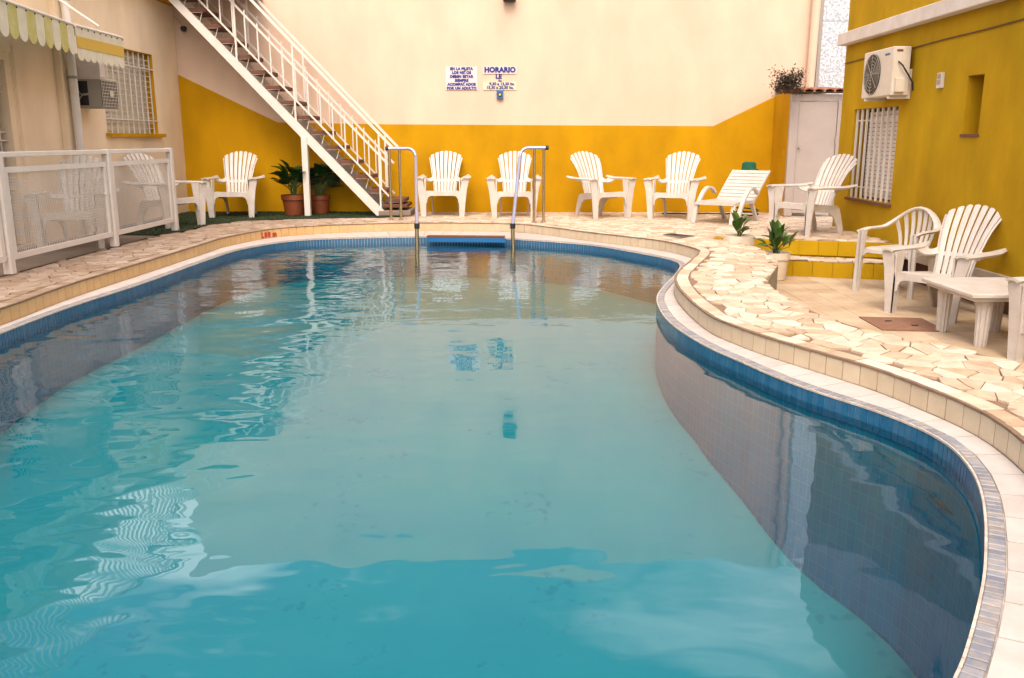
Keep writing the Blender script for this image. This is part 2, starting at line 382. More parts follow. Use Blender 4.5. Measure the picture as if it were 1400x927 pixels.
def struct_empty(name, loc=(0, 0, 0)):
    o = bpy.data.objects.new(name, None); COL.objects.link(o); o.location = loc; o['kind'] = 'structure'; return o
def copy_tree(o, parent=None):
    c = o.copy(); COL.objects.link(c); c.parent = parent
    for ch in list(o.children): copy_tree(ch, c)
    return c
def inst(name, me, loc, parent, rot=None, scale=None):
    o = bpy.data.objects.new(name, me); COL.objects.link(o); o.parent = parent
    Mx = (rot.to_4x4() if rot is not None else Matrix.Identity(4)); Mx.translation = Vector(loc) - parent_loc(parent)
    if scale: Mx = Mx @ Matrix.Diagonal((scale[0], scale[1], scale[2], 1))
    o.matrix_local = Mx; return o

# ------------------------------------------------------------------ outlines of pool and deck
ZL = -0.112; ZW = -0.185; ZP = -0.36
def catmull(pts, n=8):
    out = []
    P = [pts[0] * 2 - pts[1]] + pts + [pts[-1] * 2 - pts[-2]]
    for i in range(1, len(P) - 2):
        for k in range(n):
            t = k / n; a, b, c, d_ = P[i - 1], P[i], P[i + 1], P[i + 2]
            out.append(0.5 * ((2 * b) + (c - a) * t + (2 * a - 5 * b + 4 * c - d_) * t * t + (3 * b - a - 3 * c + d_) * t ** 3))
    out.append(pts[-1]); return out
def catclosed(pts, n=8):
    m = len(pts); out = []
    for i in range(m):
        a, b, c, d_ = pts[i - 1], pts[i], pts[(i + 1) % m], pts[(i + 2) % m]
        for k in range(n):
            t = k / n
            out.append(0.5 * ((2 * b) + (c - a) * t + (2 * a - 5 * b + 4 * c - d_) * t * t + (3 * b - a - 3 * c + d_) * t ** 3))
    return out
def smooth_closed(p, it=2):
    for _ in range(it): p = [(p[i - 1] + p[i] * 2 + p[(i + 1) % len(p)]) / 4 for i in range(len(p))]
    return p
def resample(pts, step, closed=True):
    q = pts + ([pts[0]] if closed else []); L = [0]
    for a, b in zip(q, q[1:]): L.append(L[-1] + (b - a).length)
    n = max(2, round(L[-1] / step)); out = []; j = 0
    for i in range(n if closed else n + 1):
        t = L[-1] * i / n
        while j < len(L) - 2 and L[j + 1] < t: j += 1
        f = (t - L[j]) / max(1e-9, L[j + 1] - L[j]); out.append(q[j].lerp(q[j + 1], f))
    return out
V2 = lambda v: Vector((v[0], v[1]))
lip_px = [(97, 418), (194, 387), (280, 356), (331, 340), (400, 329), (468, 325.5), (560, 323.7), (640, 324.4), (692, 326), (800, 333.6), (860, 343), (912, 353),
          (930, 361), (923, 375), (907, 391.5), (898, 407), (906, 428), (925, 447), (966, 472), (1009, 491), (1052, 510), (1096, 527), (1139, 541.5),
          (1182, 555), (1225, 570.5), (1268, 589), (1303, 611), (1329, 641), (1342, 671), (1347, 700), (1348.5, 730), (1346.5, 782), (1336.6, 833), (1321, 889), (1305, 927)]
lip = [V2(atz(x, y, ZL)) for x, y in lip_px]
lip += [V2(v) for v in ((.78, 1.50), (.45, 1.30), (0, 1.18), (-.7, 1.2), (-1.5, 1.5), (-2.3, 2.2), (-2.9, 3.2), (-3.14, 4.3), (-3.2, 5.3))]
lip = smooth_closed(catclosed(lip, 8), 3)
deck_px = [(0, 421), (97, 387), (194, 358), (280, 332), (308.6, 323.7), (377, 312), (468.6, 306.6), (560, 304.3), (640, 304.4), (712, 306), (760, 311), (805, 317),
           (897, 327.4), (943, 337), (957, 344), (940, 360), (925, 375), (927, 390), (946, 411), (973, 431), (1001, 443), (1053, 461), (1139, 485.6), (1204, 505),
           (1268, 529), (1311, 546), (1355, 567.6), (1398, 598)]
deck = [V2(atz(x, y, 0)) for x, y in deck_px]
deck += [V2(v) for v in ((1.76, 2.70), (1.60, 2.30), (1.40, 1.90), (1.18, 1.52), (.85, 1.22), (.45, 1.05), (0, .95), (-.8, .97), (-1.65, 1.28), (-2.5, 2.05), (-3.12, 3.1), (-3.32, 4.3))]
deck = smooth_closed(catclosed(deck, 8), 3)
LIP = resample(lip, .05); DECK = resample(deck, .05)
def nearest(pts, p):
    best = None
    for i in range(len(pts)):
        a, b = pts[i], pts[(i + 1) % len(pts)]; e = b - a
        t = max(0, min(1, (p - a).dot(e) / max(1e-9, e.dot(e)))); q = a + e * t; d_ = (p - q).length
        if best is None or d_ < best[0]: best = (d_, q, e.normalized())
    return best
def inside(p, poly):
    c = False; n = len(poly); x, y = p[0], p[1]
    for i in range(n):
        a, b = poly[i], poly[i - 1]
        if (a[1] > y) != (b[1] > y) and x < (b[0] - a[0]) * (y - a[1]) / (b[1] - a[1]) + a[0]: c = not c
    return c
def poly_area(p): return sum(p[i][0] * p[(i + 1) % len(p)][1] - p[(i + 1) % len(p)][0] * p[i][1] for i in range(len(p))) / 2
def sheet(outer, holes, z, mb=None):
    mb = mb or MB(); rings = [[Vector((p[0], p[1], 0)) for p in outer]] + [[Vector((p[0], p[1], 0)) for p in h] for h in holes]
    flat = [v for r in rings for v in r]; tri = tessellate_polygon(rings); fs = []
    for t in tri:
        a, b, c = [flat[i] for i in t]
        cr = (b - a).cross(c - a).z
        if abs(cr) < 1e-10: continue
        fs.append(tuple(t) if cr > 0 else tuple(t[::-1]))
    return mb.add([(v.x, v.y, z) for v in flat], fs)
def inset_closed(p, dist):            # + moves outward for a clockwise or ccw ring alike
    sgn = 1 if poly_area(p) > 0 else -1; out = []
    for i in range(len(p)):
        t = (p[(i + 1) % len(p)] - p[i - 1]); t.normalize(); out.append(p[i] + Vector((t.y, -t.x)) * dist * sgn)
    return out
XL, XR, YB = -4.93, 3.99, 13.30
YC = 12.50; YR = 11.15                              # front of the closet, far end of the right wall
YS = 9.62                               # front of the upper steps
outer_px = [(974, 325.0), (1000, 329.5), (1030, 336), (1050, 345), (1064, 358), (1058, 370), (1051, 381), (1053, 389), (1062, 397), (1096, 416), (1139, 434), (1182, 447), (1225, 457), (1268, 466), (1311, 474), (1363, 487), (1400, 496)]
A0, A1 = V2(atz(966, 322.6, 0)), V2(atz(1181, 329.6, 0)); A1 = Vector((XR, A0.y + (A1.y - A0.y) * (XR - A0.x) / (A1.x - A0.x)))
curb_out = catmull([V2(atz(x, y, 0)) for x, y in outer_px], 4) + [V2(v) for v in ((2.56, 3.3), (2.45, 2.3), (2.2, 1.2), (2.0, 0.2), (2.0, -2.5))]
jn = Vector((A0.x + .02, A0.y - .06))
deck_outer = [Vector((XL, -2.5)), ] + curb_out[::-1] + [A0, A1, Vector((XR, YR)), Vector((XR + 1.2, YR)), Vector((XR + 1.2, YB)), Vector((XL, YB))]

# ------------------------------------------------------------------ the ground and the floors
MB().span((-40, -30, -2.6), (40, 45, -2.5)).build('ground', M['concrete'], kind='structure')
base = struct_empty('stone_deck')
sheet(deck_outer, [DECK], -0.012).build('mortar_bed', M['mortar'], base)
e = MB()                                # outer vertical faces of the curb, mosaic clad
for i in range(len(curb_out) - 1):
    a, b = curb_out[i], curb_out[i + 1]; e.add([(a.x, a.y, ZP), (b.x, b.y, ZP), (b.x, b.y, -.012), (a.x, a.y, -.012)], [(0, 1, 2, 3)])
e.build('curb_face', M['mosaic'], base)
e = MB()
for i in range(len(DECK)):
    a, b = DECK[i], DECK[(i + 1) % len(DECK)]; e.add([(a.x, a.y, -.013), (b.x, b.y, -.013), (b.x, b.y, -.26), (a.x, a.y, -.26)], [(0, 1, 2, 3)])
e.build('riser_core', M['grout'], base)

# --- crazy paving
def clip(poly, n, dd):                  # keep n.p <= dd
    out = []; m = len(poly)
    for i in range(m):
        a, b = poly[i], poly[(i + 1) % m]; da, db = n.dot(a) - dd, n.dot(b) - dd
        if da <= 0: out.append(a)
        if (da < 0 < db) or (db < 0 < da): out.append(a.lerp(b, da / (da - db)))
    return out
def voronoi(inreg, bounds, cell, rings, jit=.42, sx=1.0):
    x0, y0, x1, y1 = bounds; nx, ny = int((x1 - x0) / (cell * sx)) + 1, int((y1 - y0) / cell) + 1; seeds = {}
    for i in range(-1, nx + 1):
        for j in range(-1, ny + 1):
            seeds[i, j] = Vector((x0 + (i + .5 + (.5 if j % 2 else 0) + random.uniform(-jit, jit)) * cell * sx, y0 + (j + .5 + random.uniform(-jit, jit)) * cell))
    segs = [(r[k], r[(k + 1) % len(r)]) for r, cl in rings for k in range(len(r) if cl else len(r) - 1)]
    hashd = {}
    for sg in segs:
        L_ = (sg[1] - sg[0]).length; n = max(1, int(L_ / .1))
        for q in range(n + 1):
            p = sg[0].lerp(sg[1], q / n); hashd.setdefault((int(p.x // .25), int(p.y // .25)), set()).add((tuple(sg[0]), tuple(sg[1])))
    cells = []
    for (i, j), s0 in seeds.items():
        if not inreg(s0): continue
        R = cell * 1.5; poly = [s0 + Vector(v) for v in ((-R, -R), (R, -R), (R, R), (-R, R))]
        for di in range(-3, 4):
            for dj in range(-3, 4):
                q = seeds.get((i + di, j + dj))
                if q is None or (di == 0 and dj == 0): continue
                n = q - s0; poly = clip(poly, n, n.dot((q + s0) / 2))
                if len(poly) < 3: break
            if len(poly) < 3: break
        if len(poly) < 3: continue
        cand = set()
        for a in (-1, 0, 1):
            for b in (-1, 0, 1): cand |= hashd.get((int(s0.x // .25) + a, int(s0.y // .25) + b), set())
        for a, b in cand:
            a, b = Vector(a), Vector(b); e = b - a
            if e.length < 1e-6: continue
            t = max(0, min(1, (s0 - a).dot(e) / e.dot(e))); q = a + e * t; n = q - s0
            if n.length < cell * 1.15 and n.length > 1e-4:
                poly = clip(poly, n, n.dot(q))
                if len(poly) < 3: break
        if len(poly) >= 3:
            ar = abs(poly_area(poly))
            if ar > .0012: cells.append(poly)
    return cells
def stone(poly, z, gap, th, mb, tone):
    c = sum(poly, Vector((0, 0))) / len(poly)
    q = []
    for p in poly:
        if not q or (p - q[-1]).length > .008: q.append(p)
    if len(q) > 2 and (q[0] - q[-1]).length < .008: q.pop()
    if len(q) < 3: return False
    r = math.sqrt(abs(poly_area(q)) / PI); k = 1 - gap / r
    if k < .3: return False
    if poly_area(q) < 0: q = q[::-1]
    q = [c + (p - c) * k + Vector((random.uniform(-.003, .003), random.uniform(-.003, .003))) for p in q]
    n = len(q); tx, ty = random.uniform(-.012, .012), random.uniform(-.012, .012); b = .002 / r
    vs = [(p.x, p.y, z - .012) for p in q] + [(p.x, p.y, z + th - .0015 + (p.x - c.x) * tx + (p.y - c.y) * ty) for p in q]
    vs += [(c.x + (p.x - c.x) * (1 - b), c.y + (p.y - c.y) * (1 - b), z + th + (p.x - c.x) * tx + (p.y - c.y) * ty) for p in q]
    fs = [tuple(range(2 * n, 3 * n))]
    for l in (0, n):
        for i in range(n):
            j = (i + 1) % n; fs.append((l + i, l + j, l + n + j, l + n + i))
    mb.add(vs, fs, tone); return True
def visible(p, z=0):                    # rough share of the picture a piece at p takes
    zc = p[1] * math.cos(PITCH) + (H - z) * math.sin(PITCH)
    if zc < .3: return 0
    x = PX + F * (p[0] + p[1] * YAW) / zc
    y = PY + F * ((H - z) * math.cos(PITCH) - p[1] * math.sin(PITCH)) / zc
    if x < -40 or x > 1440 or y > 980 or y < 0: return 0
    return (H - z) / zc ** 3
def lay(pieces, name, material, parent, emit, where, limit=300):
    pieces = sorted(pieces, key=lambda p: -visible(where(p)))
    rest = MB(); nrest = 0
    for k, p in enumerate(pieces):
        if k < limit:
            m = MB()
            if emit(p, m): m.build(name, material, parent)
        else: emit(p, rest); nrest += 1
    if nrest:
        o = rest.build('more_' + name + 's', material, parent, kind='stuff')
turf_poly = [V2(atz(*p, 0)) for p in ((249, 317), (286, 307.7), (331, 302), (400, 299.7), (460, 298.5), (519, 297.5), (551, 296.5), (561, 288.5))]
turf_poly = turf_poly + [Vector((turf_poly[-1].x, YB)), Vector((XL, YB)), Vector((XL, 10.0)), Vector((-4.12, 9.95))]
fence_x = -4.06
conc_poly = [Vector((XL, 9.95)), Vector((XL, -2.5)), Vector((fence_x - .02, -2.5)), Vector((fence_x - .02, 9.9))]
def in_deck(p):
    return (not inside(p, DECK)) and inside(p, deck_outer) and not inside(p, turf_poly) and p.x > fence_x - .03 and not (p.x > XR - .02 and p.y < YR)
rim = inset_closed(DECK, .105)          # a border course of long stones along the pool
border = []
rr = resample(smooth_closed(inset_closed(DECK, .0), 1), .02)
i = 0
while i < len(rr) - 6:
    n = random.randint(7, 13); j = min(i + n, len(rr) - 1); border.append((i, j)); i = j
rings = [(rim, True), (curb_out, False), ([A0, A1, Vector((XR, YR)), Vector((XR + 1.1, YR))], False), (turf_poly, True),
         ([Vector((fence_x, -2.5)), Vector((fence_x, 9.95))], False), ([Vector((fence_x, YB - .01)), Vector((XR + 1, YB - .01))], False)]
cells = voronoi(lambda p: in_deck(p) and not inside(p, rim) and p.y > .6, (-4.2, .5, 4.9, YB), .108, rings, .56, 1.2)
def emit_cell(c, m): return stone(c, 0, .0036, random.uniform(-.001, .002), m, random.random())
bq = []
rim_rr = inset_closed(rr, .098)
def brd(k):
    i, j = k; js = [i, (i + j) // 2, j]
    return [rr[a] + (rim_rr[a] - rr[a]) * .04 for a in js] + [rim_rr[a] for a in js[::-1]]
bq = [brd(k) for k in border]
bq = [b for b in bq if in_deck(sum(b, Vector((0, 0))) / 6) and b[0].y > .6]
print('paving', len(cells), len(bq))
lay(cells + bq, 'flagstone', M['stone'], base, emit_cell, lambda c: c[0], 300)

# --- coping: cream riser tiles, white slabs, worn blue edge tiles, blue face tiles
def tile_mesh(name, size, m, bev): return MB().box((0, 0, 0), size, bev=bev).mesh(name, m)
def frame(t, up=Vector((0, 0, 1))):     # columns: tangent, normal, up
    t3 = Vector((t.x, t.y, 0)).normalized(); n = up.cross(t3); return Matrix((t3, n, up)).transposed()
cop = struct_empty('pool_coping')
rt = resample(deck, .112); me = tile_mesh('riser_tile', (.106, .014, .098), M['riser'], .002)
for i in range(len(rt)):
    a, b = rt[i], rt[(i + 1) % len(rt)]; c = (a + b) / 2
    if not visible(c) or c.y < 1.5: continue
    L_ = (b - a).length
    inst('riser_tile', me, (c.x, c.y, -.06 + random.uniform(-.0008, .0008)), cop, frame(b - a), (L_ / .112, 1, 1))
# cover strip on top of the riser, the dirty mortar edge
e = MB()
for i in range(len(DECK)):
    a, b = DECK[i], DECK[(i + 1) % len(DECK)]; c = (a + b) / 2; e.box((c.x, c.y, -.0055), ((b - a).length + .004, .020 + random.uniform(0, .004), .009 + random.uniform(0, .003)), frame(b - a), tone=random.random())
e.build('mortar_edge', M['mortar'], cop, kind='stuff')
# white slabs between the edge course and the riser
edge_w = .056
inner = inset_closed(LIP, edge_w)
sq = []
slab_r = resample(inner, .20)
e = MB()
def slab_emit(k, m):
    i = k; n = len(slab_r); pts_i = []; pts_o = []
    for f in (0.015, .5, .985):
        p = slab_r[i].lerp(slab_r[(i + 1) % n], f); pts_i.append(p); d_, q, _ = nearest(deck, p); pts_o.append(p + (q - p) * (1 - .012 / max(d_, .02)))
    vs = [(p.x, p.y, ZL + random.uniform(-.0005, .0008)) for p in pts_i] + [(p.x, p.y, ZL + .004) for p in pts_o]
    vs += [(v[0], v[1], ZL - .03) for v in vs[:]]
    f_ = [(0, 1, 4, 3), (1, 2, 5, 4)]
    tri = [(0, 1, 4, 3), (1, 2, 5, 4), (0, 6, 7, 1), (1, 7, 8, 2), (2, 8, 11, 5), (0, 3, 9, 6), (3, 4, 10, 9), (4, 5, 11, 10)]
    a, b, c = Vector(vs[0]), Vector(vs[1]), Vector(vs[4])
    if (b - a).cross(c - a).z < 0: tri = [t[::-1] for t in tri]
    m.add(vs, tri, random.random()); return True
lay([k for k in range(len(slab_r)) if visible(slab_r[k])], 'coping_slab', M['slab'], cop, slab_emit, lambda k: slab_r[k])
bed = MB(); nL = len(LIP)
bed_i = inset_closed(LIP, .006); bed_o = [nearest(deck, p)[1] for p in LIP]
for i in range(nL):
    j = (i + 1) % nL; q = [bed_i[i], bed_i[j], bed_o[j], bed_o[i]]
    bed.add([(p.x, p.y, ZL - .006) for p in q], [(0, 1, 2, 3)])
bed.build('coping_bed', M['grout'], cop)
et = resample(lip, .036); em = tile_mesh('edge_tile', (.0318, .046, .012), M['etile'], .0025); fm = tile_mesh('face_tile', (.0322, .010, .098), M['btile'], .002)
def tiles(name, me, off, z, mat_, pos_n):
    idx = sorted([i for i in range(len(et)) if visible(et[i])], key=lambda i: -visible(et[i])); rest = MB()
    for k, i in enumerate(idx):
        a, b = et[i], et[(i + 1) % len(et)]; c = (a + b) / 2; R = frame(b - a); n = Vector((R[0][1], R[1][1]))
        if inside(c + n * .03, LIP): n = -n
        p = (c.x + n.x * off, c.y + n.y * off, z + random.uniform(-.001, .001))
        R = R @ Matrix.Rotation(random.uniform(-.02, .02), 3, 'Z')
        if k < 300: inst(name, me, p, cop, R, ((b - a).length / .036, 1, 1))
        else:
            m = MB(); m.box((0, 0, 0), pos_n); rest.add([Vector(p) + R @ v for v in m.v], m.f, random.random())
    rest.build('more_' + name + 's', mat_, cop, kind='stuff')
gs = MB(); gi = inset_closed(LIP, .0025)
for i in range(nL):
    a, b = gi[i], gi[(i + 1) % nL]; gs.add([(a.x, a.y, -.117), (b.x, b.y, -.117), (b.x, b.y, -.216), (a.x, a.y, -.216)], [(0, 1, 2, 3)])
gs.build('face_grout', M['grout'], cop)
tiles('edge_tile', em, .028, ZL - .0045, M['etile'], (.0318, .046, .012))
tiles('face_tile', fm, .004, ZL - .058, M['btile'], (.0322, .010, .098))
e = MB()                                 # pale joint between edge course and face
for i in range(nL):
    a, b = LIP[i], LIP[(i + 1) % nL]; c = (a + b) / 2; e.box((c.x, c.y, ZL - .006), ((b - a).length + .002, .008, .009), frame(b - a))
e.build('edge_joint', M['grout'], cop)

# --- the pool shell and the water
shell = struct_empty('swimming_pool')
sh = inset_closed(LIP, .010)
def floor_z(y):
    P = [(0, -1.4), (2, -1.35), (3.2, -1.2), (4.0, -1.08), (4.5, -.9), (5.1, -.74), (6.0, -.66), (8, -.62), (14, -.6)]
    for (a, za), (b, zb) in zip(P, P[1:]):
        if y <= b: return za + (zb - za) * (y - a) / (b - a)
    return -.6
e = MB(); e.uv = []; s_ = 0
for i in range(nL):
    a, b = sh[i], sh[(i + 1) % nL]; L_ = (b - a).length; zt = -.118
    e.add([(a.x, a.y, zt), (b.x, b.y, zt), (b.x, b.y, -1.5), (a.x, a.y, -1.5)], [(0, 1, 2, 3)])
    e.uv += [(s_, zt), (s_ + L_, zt), (s_ + L_, -1.5), (s_, -1.5)]; s_ += L_
e.build('pool_wall', M['poolwall'], shell)
def fl(u, v):
    x, y = -4 + 7 * u, .5 + 12 * v; return (x, y, floor_z(y))
MB().grid(fl, 2, 60).build('pool_floor', M['floorpaint'], shell, smooth=True)
wp = inset_closed(LIP, .004); wb = sheet(wp, [], ZW); ntop = len(wb.f); nv = len(wb.v)
wb.add([(v.x, v.y, -1.46) for v in wb.v[:nv]], [tuple(t[::-1]) for t in wb.f[:ntop]])
sg_ = 1 if poly_area(wp) > 0 else -1
for i in range(nv):
    j = (i + 1) % nv; q = (nv + i, nv + j, j, i); wb.f.append(q if sg_ > 0 else q[::-1]); wb.tone.append(.5)
wo = wb.build('water', M['water'], kind='structure')
wo.data.materials.append(M['water_side'])
for k, p in enumerate(wo.data.polygons): p.material_index = 0 if k < ntop else 1

# --- turf, concrete, patio
t = sheet(turf_poly, [], .006).build('artificial_turf', M['turf'], kind='structure')
blade = MB()
for _ in range(9000):
    x, y = random.uniform(XL, turf_poly[5].x), random.uniform(9.95, YB)
    if not inside((x, y), turf_poly): continue
    a = random.uniform(0, PI); w_ = .004; hh = random.uniform(.012, .026); dx, dy = math.cos(a) * w_, math.sin(a) * w_
    blade.add([(x - dx, y - dy, .006), (x + dx, y + dy, .006), (x + random.uniform(-.008, .008), y + random.uniform(-.008, .008), hh)], [(0, 1, 2)])
tag(blade.build('turf_blades', M['turf']), 'short dark green blades of the artificial turf by the wall', 'turf', kind='stuff')
sheet(conc_poly, [], .002).build('terrace_floor', M['concrete'], kind='structure')
pat = struct_empty('lower_patio')
patio_poly = [Vector((p.x - .01, p.y)) for p in curb_out] + [Vector((XR, -2.5)), Vector((XR, YS))]
sheet([Vector((1.7, -2.5)), Vector((XR, -2.5)), Vector((XR, 10.2)), Vector((1.7, 10.2))], [], ZP - .012).build('patio_bed', M['mortar'], pat)
tm = tile_mesh('patio_tile', (.246, .246, .014), M['patio'], .002)
iy = 2.6
pl = []
while iy < 9.6:
    ix = 2.2
    while ix < XR + .1:
        cx_ = min(ix, XR - .06)
        if not inside((ix - .1, iy), [Vector((0, -2.5))] + [Vector((0, 11))] + [Vector((1, 11))] + [Vector((p.x - .16, p.y)) for p in curb_out]): pl.append((ix, iy))
        ix += .25
    iy += .25
for x, y in pl:
    inst('patio_tile', tm, (x, y, ZP - .007 + random.uniform(-.0008, .0008)), pat, Matrix.Rotation(random.uniform(-.004, .004), 3, 'Z'))
# rusty square cover in the patio floor and the small drain grate in the deck
q = [atz(*p, ZP) for p in ((1174, 434), (1260, 436), (1295, 454), (1206, 452))]
m = MB(); m.add([v + Vector((0, 0, .002)) for v in q] + [v + Vector((0, 0, .008)) for v in q], [(0, 1, 5, 4), (1, 2, 6, 5), (2, 3, 7, 6), (3, 0, 4, 7), (4, 5, 6, 7)])
cv = tag(m.build('inspection_cover', M['rust']), 'flat reddish brown square cover set in the lower patio floor beside the low table', 'cover')
for f in (.35, .65): MB().box(q[0].lerp(q[2], f) + Vector((0, 0, .012)), (.05, .012, .006)).build('lifting_lug', M['dark'], cv)
q = [atz(*p, 0) for p in ((906, 322), (920, 320.3), (950, 323.5), (929, 326.2))]
m = MB(); m.add([v + Vector((0, 0, .006)) for v in q] + [v + Vector((0, 0, .012)) for v in q], [(0, 1, 5, 4), (1, 2, 6, 5), (2, 3, 7, 6), (3, 0, 4, 7), (4, 5, 6, 7)])
dr = tag(m.build('drain_cover', M['box']), 'small dark drain cover set in the pale paving near the lounger', 'drain')
g_ = MB()
for k in range(5): a, b = q[0].lerp(q[1], .15 + k * .17), q[3].lerp(q[2], .15 + k * .17); g_.bar(a + Vector((0, 0, .0135)), b + Vector((0, 0, .0135)), .02, .003)
g_.build('grate_bars', M['dark'], dr)

# --- the steps up from the patio to the deck
st = thing('garden_steps', (3.0, YS, ZP), 'two yellow steps with stone treads leading up from the patio to the deck', 'steps')
u = (A1 - A0).normalized(); nrm = Vector((u.y, -u.x))
def steppiece(off, x0, x1, z0, z1, name, m):
    a = A0 + u * x0 + nrm * off; b = A0 + u * x1 + nrm * off
    bb = MB(); n3 = Vector((nrm.x, nrm.y, 0)); A = Vector((a.x, a.y, 0)); B = Vector((b.x, b.y, 0))
    R = frame(u); bb.box(((A + B) / 2 + Vector((0, 0, (z0 + z1) / 2))), ((B - A).length, .02, z1 - z0), R, .002); return bb.build(name, m, st)
LT = (A1 - A0).length
k = 0; xx = 0
while xx < LT - .02:
    x2 = min(xx + .2, LT); steppiece(.012, xx + .002, x2 - .002, ZP + .19, -.014, 'riser_tile', M['ochre']); xx = x2
x0s = 0.75; xx = x0s
while xx < LT - .02:
    x2 = min(xx + .2, LT); steppiece(.335, xx + .002, x2 - .002, ZP, ZP + .162, 'riser_tile', M['ochre']); xx = x2
c_ = MB(); a = A0 + nrm * .0; b = A1
A = A0 + u * x0s; pts = [A, A1, A1 + nrm * .325, A + nrm * .325]
c_.add([(p.x, p.y, ZP) for p in pts] + [(p.x, p.y, ZP + .168) for p in pts], [(7, 6, 5, 4), (0, 1, 5, 4), (3, 0, 4, 7), (2, 3, 7, 6), (1, 2, 6, 5)])
c_.build('step_core', M['ochre'], st)
c_ = MB(); pts = [A0, A1, A1 - nrm * .06, A0 - nrm * .06]
fc = MB(); a, b = A0 - nrm * -.001, A1; fc.add([(a.x, a.y, ZP), (b.x, b.y, ZP), (b.x, b.y, -.013), (a.x, a.y, -.013)], [(0, 1, 2, 3)]); fc.build('step_face', M['ochre'], st)
tread = [A, A1, A1 + nrm * .35, A + nrm * .35]
cs = voronoi(lambda p: inside(p, tread), (A.x - .1, A1.y - .5, XR + .1, A0.y + .1), .13, [(tread, True)])
for c in cs:
    m = MB()
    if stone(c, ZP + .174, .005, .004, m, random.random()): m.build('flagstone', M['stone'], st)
mb_ = MB(); mb_.add([(p.x, p.y, ZP + .170) for p in tread], [(0, 1, 2, 3)]) ; mb_.build('tread_bed', M['mortar'], st)

# ------------------------------------------------------------------ walls
def wall_openings(a0, a1, z0, z1, ops, place, th, mb):   # grid of blocks leaving openings free
    xs = sorted({a0, a1} | {v for o in ops for v in o[:2]}); zs = sorted({z0, z1} | {v for o in ops for v in o[2:]})
    for i in range(len(xs) - 1):
        for j in range(len(zs) - 1):
            cx_, cz = (xs[i] + xs[i + 1]) / 2, (zs[j] + zs[j + 1]) / 2
            if any(o[0] < cx_ < o[1] and o[2] < cz < o[3] for o in ops): continue
            p, q = place(xs[i], zs[j], 0), place(xs[i + 1], zs[j + 1], th); mb.span(p, q)
    return mb
# back wall
bwall = thing('back_wall', (0, YB, 0), 'tall cream back wall with a bright yellow painted lower band', 'wall')
MB().span((XL - .3, YB, -.4), (aty(1117, 60, YB).x, YB + .25, 5.35)).build('rendered_wall', M['cream'], bwall)
pk = [aty(x, y, YB - .003) for x, y in ((240, 100.5), (380, 167.5), (530, 170), (700, 171), (975, 172.5), (1085, 120))]
poly = [(XL - .05, -.02), (pk[5].x, -.02), (pk[5].x, pk[5].z), (pk[4].x, pk[4].z), (pk[3].x, pk[3].z), (pk[2].x, pk[2].z), (pk[1].x, pk[1].z), (pk[0].x, pk[0].z), (XL - .05, pk[0].z + .02)]
# paint band is a thin raised coat
MB().prism(poly, (0, YB - .002, 0), (1, 0, 0), (0, 0, 1), .005).build('painted_band', M['yellow'], bwall)
for x, y0, y1 in ((674, 178, 288), (892, 184, 290)):
    a, b = aty(x, y0, YB - .006), aty(x, y1, YB - .006); MB().span((a.x - .004, YB - .0062, b.z), (a.x + .004, YB - .004, a.z)).build('render_joint', M['ochre'], bwall)

# left building
lb = thing('left_building', (XL, 8, 0), 'cream building on the left with barred window, barred door and terrace slab', 'building')
wz0 = atx(150, 184, XL).z + .02; wy0, wy1 = atx(147, 184, XL).y, atx(211, 120, XL).y; wz1 = atx(208, 75, XL).z
dy0, dy1 = atx(-60, 120, XL).y, atx(19, 120, XL).y; dz1 = atx(16, 72, XL).z
W = MB(); wall_openings(-2.5, YB - .005, 0, 2.92, [(wy0, wy1, wz0, wz1), (dy0, dy1, 0.02, dz1)], lambda a, z, d_: (XL - d_, a, z), .26, W)
W.build('wall', M['cream_left'], lb)
rv = MB(); dth = .13     # yellow reveals of the window
rv.span((XL - dth, wy1 - .006, wz0), (XL + .003, wy1 - .001, wz1)); rv.span((XL - dth, wy0 + .001, wz1 - .006), (XL + .003, wy1 - .007, wz1 - .001))
win = MB().span((XL - .20, wy0 + .002, wz0 + .002), (XL - .14, wy1 - .008, wz1 - .008)).build('window', M['awn_w'], lb)
rv.build('window_reveal', M['yellow'], win)
MB().span((XL - .1, wy0 - .04, wz0 - .045), (XL + .07, wy1 + .10, wz0 - .002)).build('window_sill', M['yellow'], win)
nb = 9
gr = MB()
sl_ = MB(); zz = wz0 + .03
while zz < wz1 - .03: sl_.span((XL - .14, wy0 + .02, zz), (XL - .128, wy1 - .02, zz + .034)); zz += .045
sl_.build('shutter_slats', M['awn_w'], win, kind='stuff')
ng = 10
for k in range(ng):
    y = wy0 + .05 + (wy1 - wy0 - .1) * k / (ng - 1); gr.bar((XL - .03, y, wz0), (XL - .03, y, wz1 - .01), .014, .014)
zz = wz0 + .07
while zz < wz1 - .05: gr.bar((XL - .045, wy0, zz), (XL - .045, wy1 - .01, zz), .008, .008); zz += .068
for zz in (wz0 + .17, wz1 - .20): gr.bar((XL - .028, wy0, zz), (XL + .0, wy1 + .03, zz), .016, .016)
gr.build('window_grille', M['white_metal'], win)
# door with bars
dr_ = MB().span((XL - .22, dy0, .03), (XL - .16, dy1, dz1 - .002)).build('door', M['glass'], lb)
fr_ = MB(); fr_.span((XL - .15, dy1 - .10, .03), (XL - .01, dy1 - .001, dz1 - .001)); fr_.span((XL - .15, dy0 + .001, dz1 - .08), (XL - .01, dy1 - .101, dz1 - .001)); fr_.build('door_frame', M['cream_left'], dr_)
bb = MB(); y = dy0 + .05
while y < dy1 - .12: bb.bar((XL - .08, y, .05), (XL - .08, y, dz1 - .08), .014, .014); y += .095
for zz in (.5, .58, 1.05, 1.13, 1.5, 1.58): bb.bar((XL - .065, dy0, zz), (XL - .065, dy1 - .1, zz), .012, .012)
bb.build('door_bars', M['white_metal'], dr_)
